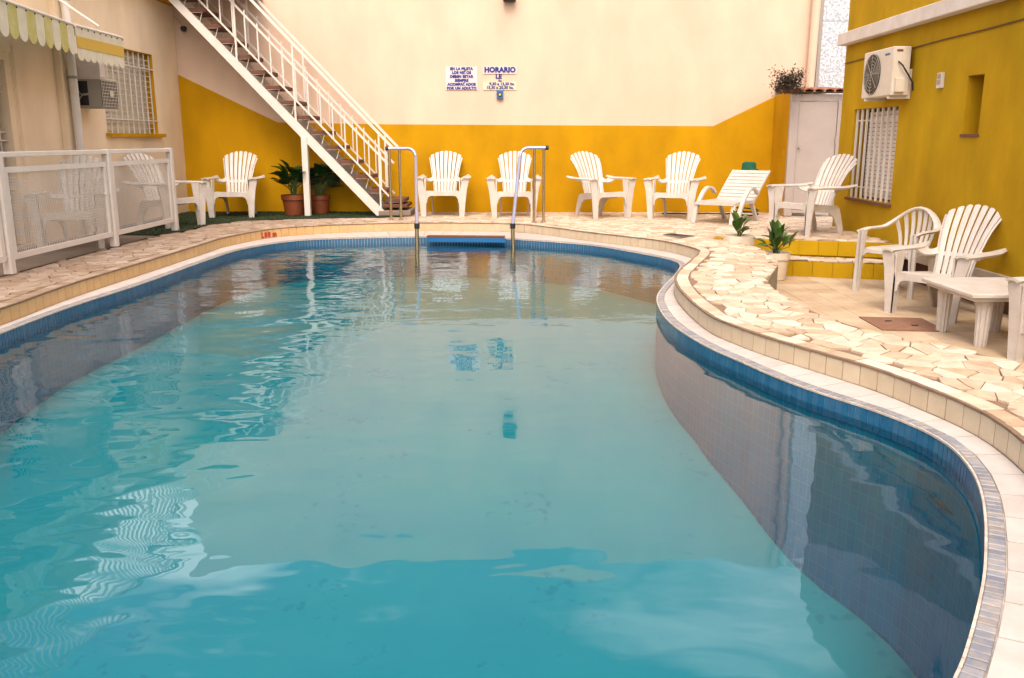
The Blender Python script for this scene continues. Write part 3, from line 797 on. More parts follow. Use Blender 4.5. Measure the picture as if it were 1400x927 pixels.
# architrave, pilaster, base
MB().span((XL + .0005, dy1 + .02, .01), (XL + .025, dy1 + .10, dz1 + .07), .004).build('architrave', M['cream_left'], lb)
py0, py1 = atx(84, 120, XL + .05).y, atx(97, 120, XL + .05).y
MB().span((XL + .0005, py0, .01), (XL + .07, py1, 2.90), .004).build('pilaster', M['cream_left'], lb)
# terrace slab over the ground floor, and landing
z_slab = 2.92
slab = MB().span((XL - 3.0, -2.5, z_slab + .003), (XL + .18, YB - .01, z_slab + .15)).build('terrace_slab', M['yellow'], lb)
MB().span((XL + .185, 12.30, 3.0), (XL + 1.3, YB - .012, z_slab + .15)).build('stair_landing', M['beam'], lb)
MB().span((XL - 3.0, -2.5, z_slab + .16), (XL - 2.6, YB - .2, 4.1)).build('upper_wall', M['ochre'], lb)
tr_ = thing('terrace_railing', (XL + .1, 8, z_slab + .15), 'white vertical bar railing along the terrace above the left building, seen mirrored in the pool', 'railing')
rl = MB(); rl.bar((XL + .1, 2.5, z_slab + .25), (XL + .1, YB - .9, z_slab + .25), .03, .03); rl.bar((XL + .1, 2.5, z_slab + 1.1), (XL + .1, YB - .9, z_slab + 1.1), .04, .04)
rl.build('rail', M['white_metal'], tr_)
bm_ = MB().bar((0, 0, 0), (0, 0, 1.0), .022, .022).mesh('baluster', M['white_metal'])
y = 2.6
while y < YB - .9: inst('baluster', bm_, (XL + .1, y, z_slab + .15), tr_); y += .135

# downpipe on left wall
p = atx(101, 120, XL + .06)
dp = thing('downpipe', (XL + .06, p.y, 0), 'white round downpipe on the left building beside the awning', 'pipe')
p = atx(101, 120, XL + .13); p.y -= .08
MB().tube([(XL + .13, p.y + .08, .02), (XL + .13, p.y + .08, 2.9)], .045, 14).build('pipe', M['white_metal'], dp, smooth=True)
for zz in (.55, 1.7, 2.5): MB().tube([(XL + .13, p.y + .08, zz), (XL + .13, p.y + .08, zz + .03)], .051, 14).build('pipe_bracket', M['ac_grey'], dp, smooth=True)

# right building
rb = thing('right_building', (XR, 7, ZP), 'ochre yellow building on the right with barred window and a narrow slit opening', 'building')
ry0, ry1 = atx(1223, 215, XR).y, atx(1163, 215, XR).y; rz0, rz1 = atx(1190, 274.5, XR).z, atx(1200, 147, XR).z
sy0, sy1 = atx(1342, 140, XR).y, atx(1320, 140, XR).y; sz0, sz1 = atx(1327, 183, XR).z, atx(1336, 102, XR).z
W = MB(); wall_openings(-2.5, YR, ZP - .1, 5.0, [(-2.5, YS - .05, ZP - .1, atx(1256, 359, XR).z), (ry0, ry1, rz0, rz1), (sy0, sy1, sz0, sz1)], lambda a, z, d_: (XR + d_, a, z), .28, W)
W.build('wall', M['ochre'], rb)
MB().span((XR + .14, -2.5, ZP - .1), (XR + .2, YS, .1)).build('recessed_base', M['wood'], rb)  # wall base in shadow; the shade is put in as dark brown colour
# upper cream paint with a slanting edge
up = [(YR, 3.8), (YR, 5.0), (-2.5, 5.0), (-2.5, 2.52), (6.2, 2.52)]
MB().prism([(-a, b) for a, b in up], (XR - .002, 0, 0), (0, -1, 0), (0, 0, 1), .005).build('upper_paint', M['cream'], rb)
b0, b1 = atx(1149, 61.8, XR - .12), atx(1149, 46, XR - .12)
MB().span((XR - .12, -2.5, b0.z), (XR - .006, YR - .02, b1.z), .006).build('string_course', M['beam'], rb)
lz0, lz1 = atx(1256, 360, XR - .03).z, atx(1256, 345, XR - .03).z; yy = 2.0
while yy < YS - .45:
    MB().span((XR - .03, yy + .002, lz0), (XR - .0005, yy + .398, lz1), .003).build('ledge_tile', M['skirt'], rb); yy += .4
rw = MB().span((XR + .16, ry0 + .002, rz0 + .002), (XR + .22, ry1 - .002, rz1 - .002)).build('window', M['glass'], rb)
ss = MB(); zz = rz0 + .02
while zz < rz1 - .03: ss.span((XR + .14, ry0 + .02, zz), (XR + .155, ry1 - .12, zz + .038)); zz += .044
ss.build('shutter_slats', M['white_metal'], rw, kind='stuff')
for k in range(9):
    y = ry0 + .04 + (ry1 - ry0 - .08) * k / 8; MB().bar((XR + .03, y, rz0 + .003), (XR + .03, y, rz1 - .003), .022, .022).build('window_bar', M['white_metal'], rw)
for zz in (rz0 + .13, rz1 - .13): MB().bar((XR + .048, ry0 + .003, zz), (XR + .048, ry1 - .003, zz), .014, .014).build('cross_bar', M['white_metal'], rw)
MB().span((XR - .03, ry0 - .03, rz0 - .03), (XR + .1, ry1 + .02, rz0 - .001)).build('window_sill', M['wood'], rw)
MB().span((XR - .012, sy0 - .02, sz0 - .025), (XR + .2, sy1 + .02, sz0 - .001)).build('slit_sill', M['wood'], rb)
MB().span((XR + .22, sy0 + .001, sz0 + .001), (XR + .26, sy1 - .001, sz1 - .001)).build('slit_backing', M['ochre'], rb)
# cable along the wall
cab = thing('wall_cable', (XR, 8, 2), 'thin dark cable clipped along the ochre wall above the barred window', 'cable')
cp = [atx(x, y, XR - .012) for x, y in ((1155, 87), (1180, 80.5), (1236, 72), (1242, 71), (1246, 66), (1290, 54), (1340, 42), (1400, 26))]
MB().tube(cp, .006, 6).build('cable', M['wood'], cab)
# wall box
p = atx(1288, 110, XR); wb = thing('wall_box', (XR, p.y, p.z), 'small grey electrical box on the ochre wall left of the slit opening', 'box')
MB().span((XR - .03, p.y - .045, p.z - .07), (XR - .001, p.y + .045, p.z + .07), .004).build('casing', M['beam'], wb)
for dz in (-.035, .02): MB().span((XR - .034, p.y - .03, p.z + dz), (XR - .0305, p.y + .03, p.z + dz + .04)).build('cover', M['box'], wb)
# lamp and drain on the cream upper wall, seen in the pool
lp = thing('wall_lamp', (XR, 7.4, 3.4), 'small round lamp high on the cream upper wall of the right building', 'lamp')
MB().tube([(XR - .004, 7.4, 3.4), (XR - .07, 7.4, 3.4)], [.07, .06], 16).build('lamp_base', M['box'], lp)
MB().tube([(XR - .071, 7.4, 3.4), (XR - .09, 7.4, 3.4)], [.045, .03], 16).build('lamp_lens', M['beam'], lp)

# closet with the white door
xc = aty(1081, 150, YC).x; zt = aty(1090, 127.5, YC).z; xe = aty(1152, 127, YC).x
cl = thing('utility_closet', (xc + .4, YC, 0), 'small closet with white door and clay tile roof in the far right corner', 'closet')
zb = aty(1064, 130.5, YB).z
MB().prism([(YC + .06, 0), (YB - .006, 0), (YB - .006, zb), (YC + .06, zt + .03)], (xc + .04, 0, 0), (0, 1, 0), (0, 0, 1), .08).build('side_wall', M['yellow'], cl)
MB().span((xc + .001, YC, zt - .10), (xe, YC + .058, zt - .012)).build('lintel', M['door'], cl)
xl = aty(1089, 200, YC).x
MB().span((xc + .001, YC, .01), (xl, YC + .058, zt - .102), .004).build('door_frame', M['door'], cl)
MB().span((xe - .04, YC, .01), (xe, YC + .058, zt - .102), .004).build('door_frame', M['door'], cl)
dd_ = MB().span((xl + .006, YC + .012, .05), (xe - .046, YC + .05, zt - .106), .003).build('door', M['door'], cl)
p = aty(1088, 202, YC); MB().tube([(xl + .035, YC + .01, p.z), (xl + .035, YC - .03, p.z)], .014, 8).build('knob', M['brass'], dd_)
for zz in (.35, 1.0, 1.55): MB().tube([(xe - .043, YC + .002, zz), (xe - .043, YC + .002, zz + .09)], .011, 8).build('hinge', M['door'], dd_)
MB().prism([(YC + .02, zt + .001), (YB - .01, zt + .06), (YB - .01, zt + .08), (YC + .02, zt + .03)], ((xc + xe) / 2 + .01, 0, 0), (0, 1, 0), (0, 0, 1), xe - xc).build('roof_deck', M['mortar'], cl)
nt_ = 5
for k in range(nt_):
    x = xc + (xe - xc) * (k + .5) / nt_; wv = (xe - xc) / nt_ * .56
    def rt_(u_, v_, x=x, wv=wv):
        a = PI * u_; return (x - math.cos(a) * wv, YC - .10 + v_ * .88, zt + .012 + math.sin(a) * .045 + v_ * .07)
    MB().grid(rt_, 8, 3, .014).build('roof_tile', M['rooftile'], cl, smooth=True)
ob = atx(1070, 209, xc)
MB().span((xc - .008, ob.y - .07, ob.z - .05), (xc - .0005, ob.y + .05, ob.z + .05), .002).build('outlet', M['yellow'], cl)
# pipe and galvanised sheet behind the closet
p = aty(1112, 60, YB - .1)
pp = thing('rain_pipe', (p.x, YB - .1, 0), 'tall cream rainwater pipe in the far right corner above the closet', 'pipe')
MB().tube([(p.x - .02, YB - .09, .1), (p.x + .03, YB - .09, 5.3)], .06, 16).build('pipe', M['cream'], pp, smooth=True)
px0, px1 = aty(1120, 60, YB - .1).x, aty(1162, 60, YB - .1).x
gp = thing('metal_screen', (px0, YB - .1, 0), 'tall mottled galvanised sheet screen behind the closet roof', 'screen')
for z0, z1 in ((.2, aty(1130, 30, YB - .1).z), (aty(1130, 29.5, YB - .1).z + .012, 5.2)):
    MB().span((px0 + .03, YB - .1, z0), (px1 + .3, YB - .08, z1)).build('sheet_panel', M['hammered'], gp)
MB().span((px0 - .02, YB - .11, .2), (px0 + .028, YB - .05, 5.2)).build('screen_post', M['box'], gp)

# ------------------------------------------------------------------ staircase
YN, YF = 12.50, 13.10
s0, s1 = aty(521, 291, YN), aty(241, 4, YN)
sd = (s1 - s0); slope = sd.z / sd.x; ext = -1.15
stair = thing('staircase', (s0.x, YN, 0), 'white steel open staircase with dark wooden treads rising left to the terrace', 'staircase')
def sz(x): return s0.z + (x - s0.x) * slope
xt = s1.x + ext
for Y, nm in ((YN, 0), (YF, 1)):
    a = Vector((s0.x - .01, Y, max(0.02, sz(s0.x - .01)))); b = Vector((xt, Y, sz(xt)))
    m = MB(); hh = .055
    m.prism([(s0.x + .04, 0.012), (s0.x + .04, sz(s0.x + .04) + hh * 1.4 if sz(s0.x + .04) > 0 else .1), (xt, sz(xt) + hh * 1.4), (xt, sz(xt) - hh), (s0.x - .06, .012)], (0, Y, 0), (1, 0, 0), (0, 0, 1), .05)
    m.build('stringer', M['white_metal'], stair)
# treads
tx0, rise, going = None, None, None
tr_px = [(886, 225), (980, 310), (1068, 395), (1155, 480)]
t_lo = aty(240 + 1155 / 4.375, 150 + 487 / 4.375, YN); t_hi = aty(220 + 160 / 4.636, 62 / 4.636, YN)
nT = 12
for k in range(-2, nT + 2):
    f = k / 12.0; x = t_lo.x + (t_hi.x - t_lo.x) * f; z = t_lo.z + (t_hi.z - t_lo.z) * f
    if k == -2: continue
    if k == -1: x += .05; z = max(z, .22)
    tb = MB()
    tb.box((x + .125, (YN + YF) / 2, z), (.25, YF - YN - .055, .052), bev=.006)
    tb.build('tread', M['wood'], stair)
    for Y in (YN + .04, YF - .04):
        br = MB(); br.tube([(x + .02, Y, z - .028), (x + .20, Y, z - .026), (x + .155, Y, z - .16)], .0065, 6)
        br.build('tread_bracket', M['white_metal'], stair)
MB().span((s0.x - .03, YN - .03, .008), (s0.x + .42, YF + .03, .085), .01).build('foot_block', M['concrete'], stair)
MB().box((s0.x + .20, (YN + YF) / 2, .145), (.34, YF - YN + .02, .05), bev=.008).build('tread', M['wood'], stair)
# railings
hb, hm, hmm, ht = .36, .84, .0, 1.10
for Y in (YN, YF):
    xa, xb = s0.x + .02, xt
    for h1, t1 in ((hb, .022), (.80, .026), (ht, .034)):
        ex = .17 if h1 == ht else .10
        a = Vector((xa + ex, Y, sz(xa + ex) + h1)); b = Vector((xb, Y, sz(xb) + h1)); m = MB(); m.bar(a, b, t1, t1, (0, 1, 0)); m.build('handrail' if h1 == ht else 'rail', M['white_metal'], stair)
    if Y == YF:
        pass
    xq = xa; n = 0
    bh = MB().bar((0, 0, hb), (0, 0, .86), .016, .016).mesh('baluster', M['white_metal'])
    while xq > xb:
        inst('baluster', bh, (xq, Y, sz(xq)), stair); xq -= .162
    for px_ in ((521, 290), (405, 172), (324.5, 90), (243, 0)):
        x = aty(px_[0], px_[1], YN).x
        x = min(x, xa)
        m = MB().bar((x, Y - .0, sz(x) + .03), (x, Y - .0, sz(x) + ht), .024, .024); m.build('rail_post', M['white_metal'], stair)
pp_ = aty(419.5, 250, YN)
zp = sz(pp_.x) - .04
MB().span((pp_.x - .04, YN - .05, .012), (pp_.x + .04, YN + .03, zp)).build('support_post', M['white_metal'], stair)

# ------------------------------------------------------------------ fence
f1, f2, f3 = atz(249, 316, 0), atz(152, 338, 0), atz(8, 376, 0); fx = (f1.x + f2.x + f3.x) / 3
fence = thing('mesh_fence', (fx, 9, 0), 'white metal fence with wire mesh panels on the left side of the pool', 'fence')
ys = [f1.y, f2.y, f3.y, f3.y - 1.9]
zt_ = .965
for y in ys: MB().span((fx - .035, y - .03, .008), (fx + .035, y + .03, zt_), .004).build('post', M['white_metal'], fence)
for a, b in zip(ys, ys[1:]):
    MB().span((fx - .028, b + .031, zt_ - .045), (fx + .028, a - .031, zt_ - .003), .004).build('top_rail', M['white_metal'], fence)
    y0, y1, z0, z1 = b + .06, a - .06, .115, zt_ - .12; fw = .045
    pn = MB(); X0, X1 = fx - .018, fx + .018
    pn.span((X0, y0, z0), (X1, y1, z0 + fw)); pn.span((X0, y0, z1 - fw), (X1, y1, z1)); pn.span((X0, y0, z0 + fw), (X1, y0 + fw, z1 - fw)); pn.span((X0, y1 - fw, z0 + fw), (X1, y1, z1 - fw))
    po = pn.build('panel_frame', M['white_metal'], fence)
    wm_ = MB(); y = y0 + fw
    while y < y1 - fw: wm_.bar((fx, y, z0 + fw), (fx, y, z1 - fw), .0034, .0034); y += .028
    z = z0 + fw
    while z < z1 - fw: wm_.bar((fx, y0 + fw, z), (fx, y1 - fw, z), .0034, .0034); z += .024
    wm_.build('wire_mesh', M['white_metal'], po, kind='stuff')
    cb = MB()
    for yy in (y0 - .03, y1 - .0): cb.span((fx - .01, yy, z0 + .02), (fx + .01, yy + .03, z0 + .04)); cb.span((fx - .01, yy, z1 - .05), (fx + .01, yy + .03, z1 - .03))
    cb.build('panel_lug', M['white_metal'], po)

# ------------------------------------------------------------------ adirondack chair (faces -Y)
def back_pt(s, v, hw_scale=1.0):
    hw = .150 + .045 * v + .052 * max(0, v - .25) ** .8 if v > 0 else .150
    x = s * hw; z = .31 + .635 * v - .075 * s * s * max(0, (v - .6) / .4) ** 1.3
    y = .165 + .30 * v - .045 * s * s - .03 * math.sin(v * PI)
    return Vector((x, y, z))
def adirondack(m):
    root = thing('adirondack_chair', (0, 0, 0), 'x', 'chair', 'white resin fan back garden chairs')
    P = M[m]
    n = 7; ss = MB()
    bk = MB()
    bk.grid(lambda u_, v_: back_pt(-1 + 2 * u_, .28 + .055 * v_) + Vector((0, .006, 0)), 14, 2, .020)
    bk.grid(lambda u_, v_: back_pt(-1 + 2 * u_, -.02 + .05 * v_) + Vector((0, .004, 0)), 14, 2, .020)
    bo = bk.build('backrest', P, root, smooth=True)
    for k in range(n):
        s_a, s_b = -1 + 2 * k / n + .042, -1 + 2 * (k + 1) / n - .042
        sc = (s_a + s_b) / 2
        MB().grid(lambda u_, v_: back_pt(s_a + (s_b - s_a) * u_, v_ * (1.0 - .014 * (2 * u_ - 1) ** 2)) - Vector((0, .004 * math.sin(u_ * PI), 0)), 4, 10, .014).build('slat', P, bo, smooth=True)
    # side rims of the back
    for s_ in (-1, 1):
        MB().grid(lambda u_, v_: back_pt(s_ * (.985 + .07 * u_), v_ * .93 + .0) + Vector((0, .012 * u_, 0)), 2, 10, .02).build('back_rim', P, bo, smooth=True)
    def seatf(u_, v_):
        s_ = -1 + 2 * u_; hw = .225 - .055 * v_; y = -.315 + .49 * v_
        z = .375 - .055 * v_ - .012 * (1 - s_ * s_) * math.sin(v_ * PI) - (.02 * (1 - v_ / .12) ** 2 if v_ < .12 else 0)
        return (s_ * hw, y, z)
    MB().grid(seatf, 10, 14, .014).build('seat', P, root, smooth=True)
    # front apron with rounded ends
    ap = [(-.235, .372), (-.235, .20), (-.222, .20), (-.215, .255), (-.195, .292), (-.16, .305), (.16, .305), (.195, .292), (.215, .255), (.222, .20), (.235, .20), (.235, .372)]
    MB().prism(ap, (0, -.322, 0), (1, 0, 0), (0, 0, 1), .018).build('apron', P, root)
    for s_ in (-1, 1):
        # front leg runs from floor to arm, wider on top, turned edge gives an L section
        leg = [(s_ * .238, 0), (s_ * .305, 0), (s_ * .322, .20), (s_ * .345, .40), (s_ * .372, .52), (s_ * .372, .56), (s_ * .275, .56), (s_ * .255, .40), (s_ * .232, .30)]
        L_ = MB(); L_.prism(leg, (0, -.335, 0), (1, 0, 0), (0, 0, 1), .02)
        side = [(-.345, 0), (-.285, 0), (-.262, .20), (-.245, .40), (-.225, .555), (-.345, .555)]
        o_ = s_ * .300
        L_.prism([(a, b) for a, b in side], (s_ * .243, 0, 0), (0, 1, 0), (0, 0, 1), .016)
        L_.build('front_leg', P, root)
        sr = [(-.25, .375), (-.25, .30), (-.12, .275), (.06, .255), (.14, .20), (.20, .09), (.235, 0), (.30, 0), (.29, .08), (.255, .20), (.22, .30), (.18, .335)]
        MB().prism(sr, (s_ * .195, 0, 0), (0, 1, 0), (0, 0, 1), .022).build('rear_leg', P, root)
        def arm(u_, v_):
            y = -.37 + .69 * v_; tail = max(0, (v_ - .72) / .28)
            inn = .268 + .055 * tail ** 1.2; outw = .388 - .012 * v_ - .035 * tail ** 2 - .02 * max(0, (.08 - v_) / .08)
            x = inn + (outw - inn) * u_; z = .572 - .006 * v_ + (-.016 * (2 * u_ - 1) ** 2) + .02 * tail
            return (s_ * x, y, z)
        def wing(u_, v_):
            a = back_pt(s_ * 1.0, .30 + .10 * v_); b = Vector((s_ * .30, .02 + .20 * v_, .562))
            t = u_; return a.lerp(b, t) + Vector((0, -.02 * math.sin(PI * t), -.035 * math.sin(PI * t)))
        MB().grid(wing if s_ < 0 else (lambda u_, v_: wing(u_, 1 - v_)), 8, 4, .018).build('arm_wing', P, root, smooth=True)
        MB().grid(arm if s_ > 0 else (lambda u_, v_: arm(1 - u_, v_)), 6, 12, .02).build('armrest', P, root, smooth=True)
    return root
CH = {'white': None}
proto = {}
def place_chair(x, y, z, rz, label, m='plastic', s=1.0):
    if m not in proto: proto[m] = o = adirondack(m)
    else: o = copy_tree(proto[m])
    o.location = (x, y, z); o.rotation_euler = (0, 0, rz); o.scale = (s, s, s * .95); o['label'] = label; return o
G = math.radians
c1 = atz(605.5, 296, 0); place_chair(c1.x, c1.y + .33, 0, G(0), 'fan back chair facing the pool, just right of the handrail nearest the stairs')
c2 = atz(703, 297.5, 0); place_chair(c2.x, c2.y + .33, 0, G(-1), 'fan back chair partly hidden behind the right steel pool handrail')
c3 = atz(825, 298.5, 0); place_chair(c3.x - .04, c3.y + .28, 0, G(28), 'fan back chair angled to the right against the yellow wall, right of the pool rails')
c4 = atz(920, 300, 0); place_chair(c4.x + .08, c4.y + .30, 0, G(-22), 'fan back chair turned left, standing just left of the slatted lounger')
c9 = atz(315, 298, 0); place_chair(c9.x, c9.y + .33, 0, G(4), 'fan back chair on the green turf left of the terracotta pots')
place_chair(3.42, 10.25, 0, G(-62), 'fan back chair at the top of the yellow steps beside the lounger', s=1.0)
place_chair(3.55, 7.24, ZP, G(-53), 'weathered fan back chair on the lower patio behind the low table', 'plastic_old', .98)
place_chair(3.66, 5.47, ZP, G(-72), 'weathered fan back chair cut off by the right edge of the photo', 'plastic_old', .98)
place_chair(-4.47, 8.98, 0, G(12), 'fan back chair behind the mesh fence, standing nearest the barred door')
place_chair(-4.40, 11.08, 0, G(62), 'fan back chair turned right behind the far mesh panel, arm past the fence end')

# ------------------------------------------------------------------ round back monobloc chair
def monobloc(loc, rz):
    LOC, RZ = loc, rz; loc = (0, 0, 0); rz = 0
    root = thing('monobloc_chair', loc, 'low white plastic armchair with rounded slotted back beside the yellow steps', 'chair', rz=rz); P = M['plastic']
    def hoop(t):                         # t 0..1 from left arm front round the back to right arm front
        a = -PI * .5 + 0
        ang = PI * (1.0 - t); x = .275 * math.cos(ang); 
        y = .24 * math.sin(ang) ** .7 if math.sin(ang) > 0 else 0
        z = .60 + .19 * math.sin(ang) ** 2.2 if math.sin(ang) > 0 else .60
        return Vector((x, y + .0, z))
    pts = [Vector((-.285, -.26, .58)), Vector((-.285, -.14, .598))] + [hoop(k / 20) for k in range(21)] + [Vector((.285, -.14, .598)), Vector((.285, -.26, .58))]
    h = MB()
    n = len(pts)
    def hp(u_, v_):
        f = v_ * (n - 1); i = min(int(f), n - 2); p = pts[i].lerp(pts[i + 1], f - i)
        c = Vector((p.x, p.y, 0)); c = c.normalized() if c.length > 0 else c
        return p + c * (u_ - .5) * .055 + Vector((0, 0, -.010 * (2 * u_ - 1) ** 2))
    h.grid(hp, 4, 46, .018); h.build('arm_hoop', P, root, smooth=True)
    for k in range(7):
        f = (k - 3) / 3; xt_ = f * .20; yt_ = .24 - .06 * f * f; zt2 = .775 - .11 * f * f
        xb_ = f * .135; a = Vector((xb_, .20 - .02 * f * f, .41)); b = Vector((xt_, yt_, zt2))
        MB().grid(lambda u_, v_: a.lerp(b, v_) + Vector(((u_ - .5) * (.026 + .014 * v_), .02 * math.sin(v_ * PI), 0)), 2, 8, .012).build('back_slat', P, root, smooth=True)
    def sf(u_, v_):
        s_ = -1 + 2 * u_; hw = .235 - .04 * v_; return (s_ * hw, -.25 + .47 * v_, .415 - .02 * math.sin(v_ * PI) * (1 - s_ * s_) - (.02 * (1 - v_ / .1) if v_ < .1 else 0))
    MB().grid(sf, 8, 12, .016).build('seat', P, root, smooth=True)
    for s_ in (-1, 1):
        fl_ = MB(); fl_.prism([(s_ * .275, 0), (s_ * .31, 0), (s_ * .30, .58), (s_ * .235, .58), (s_ * .235, .40)], (0, -.26, 0), (1, 0, 0), (0, 0, 1), .02)
        fl_.prism([(-.27, 0), (-.235, 0), (-.20, .40), (-.18, .585), (-.27, .585)], (s_ * .268, 0, 0), (0, 1, 0), (0, 0, 1), .014); fl_.build('front_leg', P, root)
        MB().prism([(.14, .40), (.20, .42), (.245, .42), (.29, 0), (.245, 0)], (s_ * .19, 0, 0), (0, 1, 0), (0, 0, 1), .045).build('rear_leg', P, root)
        MB().prism([(-.25, .41), (-.25, .36), (0, .375), (.2, .35), (.2, .41)], (s_ * .215, 0, 0), (0, 1, 0), (0, 0, 1), .012).build('side_rail', P, root)
    MB().prism([(-.24, .41), (-.24, .34), (-.2, .375), (.2, .375), (.24, .34), (.24, .41)], (0, -.245, 0), (1, 0, 0), (0, 0, 1), .012).build('apron', P, root)
    root.location = LOC; root.rotation_euler = (0, 0, RZ); return root
monobloc((3.64, 8.28, ZP), G(-56))

# ------------------------------------------------------------------ lounger
def lounger(loc, rz):
    LOC, RZ = loc, rz; loc = (0, 0, 0); rz = 0
    root = thing('sun_lounger', loc, 'off white slatted lounge chair with curved arms in front of the yellow wall', 'lounger', rz=rz); P = M['plastic_old']
    W2 = .27
    def bp(s_, v): return Vector((s_ * W2, .10 + .42 * v + .05 * v * v, .36 + .52 * v - .02 * s_ * s_ * 0))
    n = 9
    bko = MB()
    for s_ in (-1, 1): bko.grid(lambda u_, v_: bp(s_ * (.95 + .05 * u_), v_) + Vector((0, .014, -.004)), 1, 8, .03)
    bo = bko.build('backrest', P, root, smooth=True)
    for k in range(n):
        a, b = k / n + .008, (k + 1) / n - .008
        MB().grid(lambda u_, v_: bp(-1 + 2 * u_, a + (b - a) * v_) + Vector((0, .018 * (1 - (2 * u_ - 1) ** 2), 0)), 8, 2, .014).build('slat', P, bo, smooth=True)
    so_ = MB()
    for s_ in (-1, 1): so_.bar((s_ * (W2 - .02), -.50, .345), (s_ * (W2 - .02), .12, .345), .04, .04, bev=.006)
    so_.bar((-W2, -.52, .345), (W2, -.52, .345), .05, .04, bev=.008)
    se = so_.build('seat', P, root)
    for k in range(8):
        y = -.48 + k * .074; MB().grid(lambda u_, v_: (-W2 + 2 * W2 * u_, y + .066 * v_, .372 - .006 * math.sin(u_ * PI)), 6, 1, .014).build('slat', P, se, smooth=True)
    for s_ in (-1, 1):
        pts = []
        for k in range(15):
            t = k / 14; a = PI * (.02 + .93 * t)
            pts.append(Vector((s_ * (W2 + .035), -.13 - .36 * math.cos(PI - a) * -1 * 0 + (-.36 + .60 * t), .02 + .58 * math.sin(PI * (.0 + .72 * t)) ** .8)))
        m = MB()
        def ar(u_, v_):
            f = v_ * 14; i = min(int(f), 13); p = pts[i].lerp(pts[i + 1], f - i); return p + Vector(((u_ - .5) * .05, 0, 0))
        m.grid(ar, 2, 28, .035); m.build('armrest', P, root, smooth=True)
        MB().bar((s_ * (W2 - .01), -.50, .33), (s_ * (W2 - .01), -.56, 0), .05, .035, (0, 1, 0), .006).build('leg', P, root)
        MB().bar((s_ * (W2 - .04), .10, .34), (s_ * (W2 - .04), .30, 0), .045, .035, (0, 1, 0), .006).build('leg', P, root)
    root.location = LOC; root.rotation_euler = (0, 0, RZ); root.scale = (1, 1, .74); return root
lounger((2.86, 11.78, 0), G(-38))
# green hat on the lounger's back
p = aty(1026, 230, 12.42)
hat = thing('sun_hat', (p.x, p.y, p.z - .02), 'dark green cloth bucket hat resting on the top of the lounger back', 'hat')
m = MB(); m.lathe([(.0, .12), (.07, .118), (.095, .10), (.102, .03), (.105, .012)], 20, (p.x - .02, p.y, p.z - .03), 1, .8); m.build('crown', M['green'], hat, smooth=True)
m = MB(); m.lathe([(.104, .016), (.125, -.01), (.150, -.045), (.152, -.050), (.13, -.02), (.10, .01)], 20, (p.x - .0, p.y, p.z - .025), 1, .8); m.build('brim', M['green'], hat, smooth=True)
# hose on the floor
hz = thing('garden_hose', (2.6, 12.9, .02), 'dark green garden hose lying on the paving behind the lounger', 'hose')
pts = [Vector((2.1 + 1.0 * t / 12, 12.75 + .04 * math.sin(t), .022)) for t in range(13)]
pts += [Vector((3.25 + .16 * math.cos(a * .5 + 3.9), 12.5 + .2 * math.sin(a * .5 + 3.9), .025 + .004 * a)) for a in range(1, 24)]
MB().tube(pts, .011, 7).build('hose_tube', M['hose'], hz, smooth=True)

# ------------------------------------------------------------------ low table
ta = thing('low_table', (3.4, 6.2, ZP), 'low square white plastic table on the lower patio with ribbed legs', 'table')
A_, C_ = atz(1264, 379.5, .03), atz(1330, 403, .03)
tx0_, tx1_ = C_.x, 3.72; ty0, ty1 = C_.y, A_.y
MB().span((tx0_, ty0, .0), (tx1_, ty1, .034), .008).build('table_top', M['plastic_old'], ta)
MB().span((tx0_ + .03, ty0 + .03, -.025), (tx1_ - .03, ty1 - .03, -.001), .004).build('table_rim', M['plastic_old'], ta)
for lx, ly in ((tx0_ + .16, ty0 + .13), (tx0_ + .13, ty1 - .13), (tx1_ - .10, ty0 + .13), (tx1_ - .10, ty1 - .13)):
    m = MB(); pr = []
    for k in range(24):
        a = 2 * PI * k / 24; r = .048 + (.005 if k % 2 else -.003); pr.append((r * math.cos(a), r * math.sin(a)))
    vs = [(lx + x * .78, ly + y * .78, ZP + .001) for x, y in pr] + [(lx + x, ly + y, -.06) for x, y in pr]
    m.add(vs, [(k, (k + 1) % 24, 24 + (k + 1) % 24, 24 + k) for k in range(24)])
    lo_ = m.build('leg', M['plastic_old'], ta)
    MB().tube([(lx, ly, -.062), (lx, ly, -.026)], .056, 16).build('leg_collar', M['plastic_old'], lo_, smooth=True)

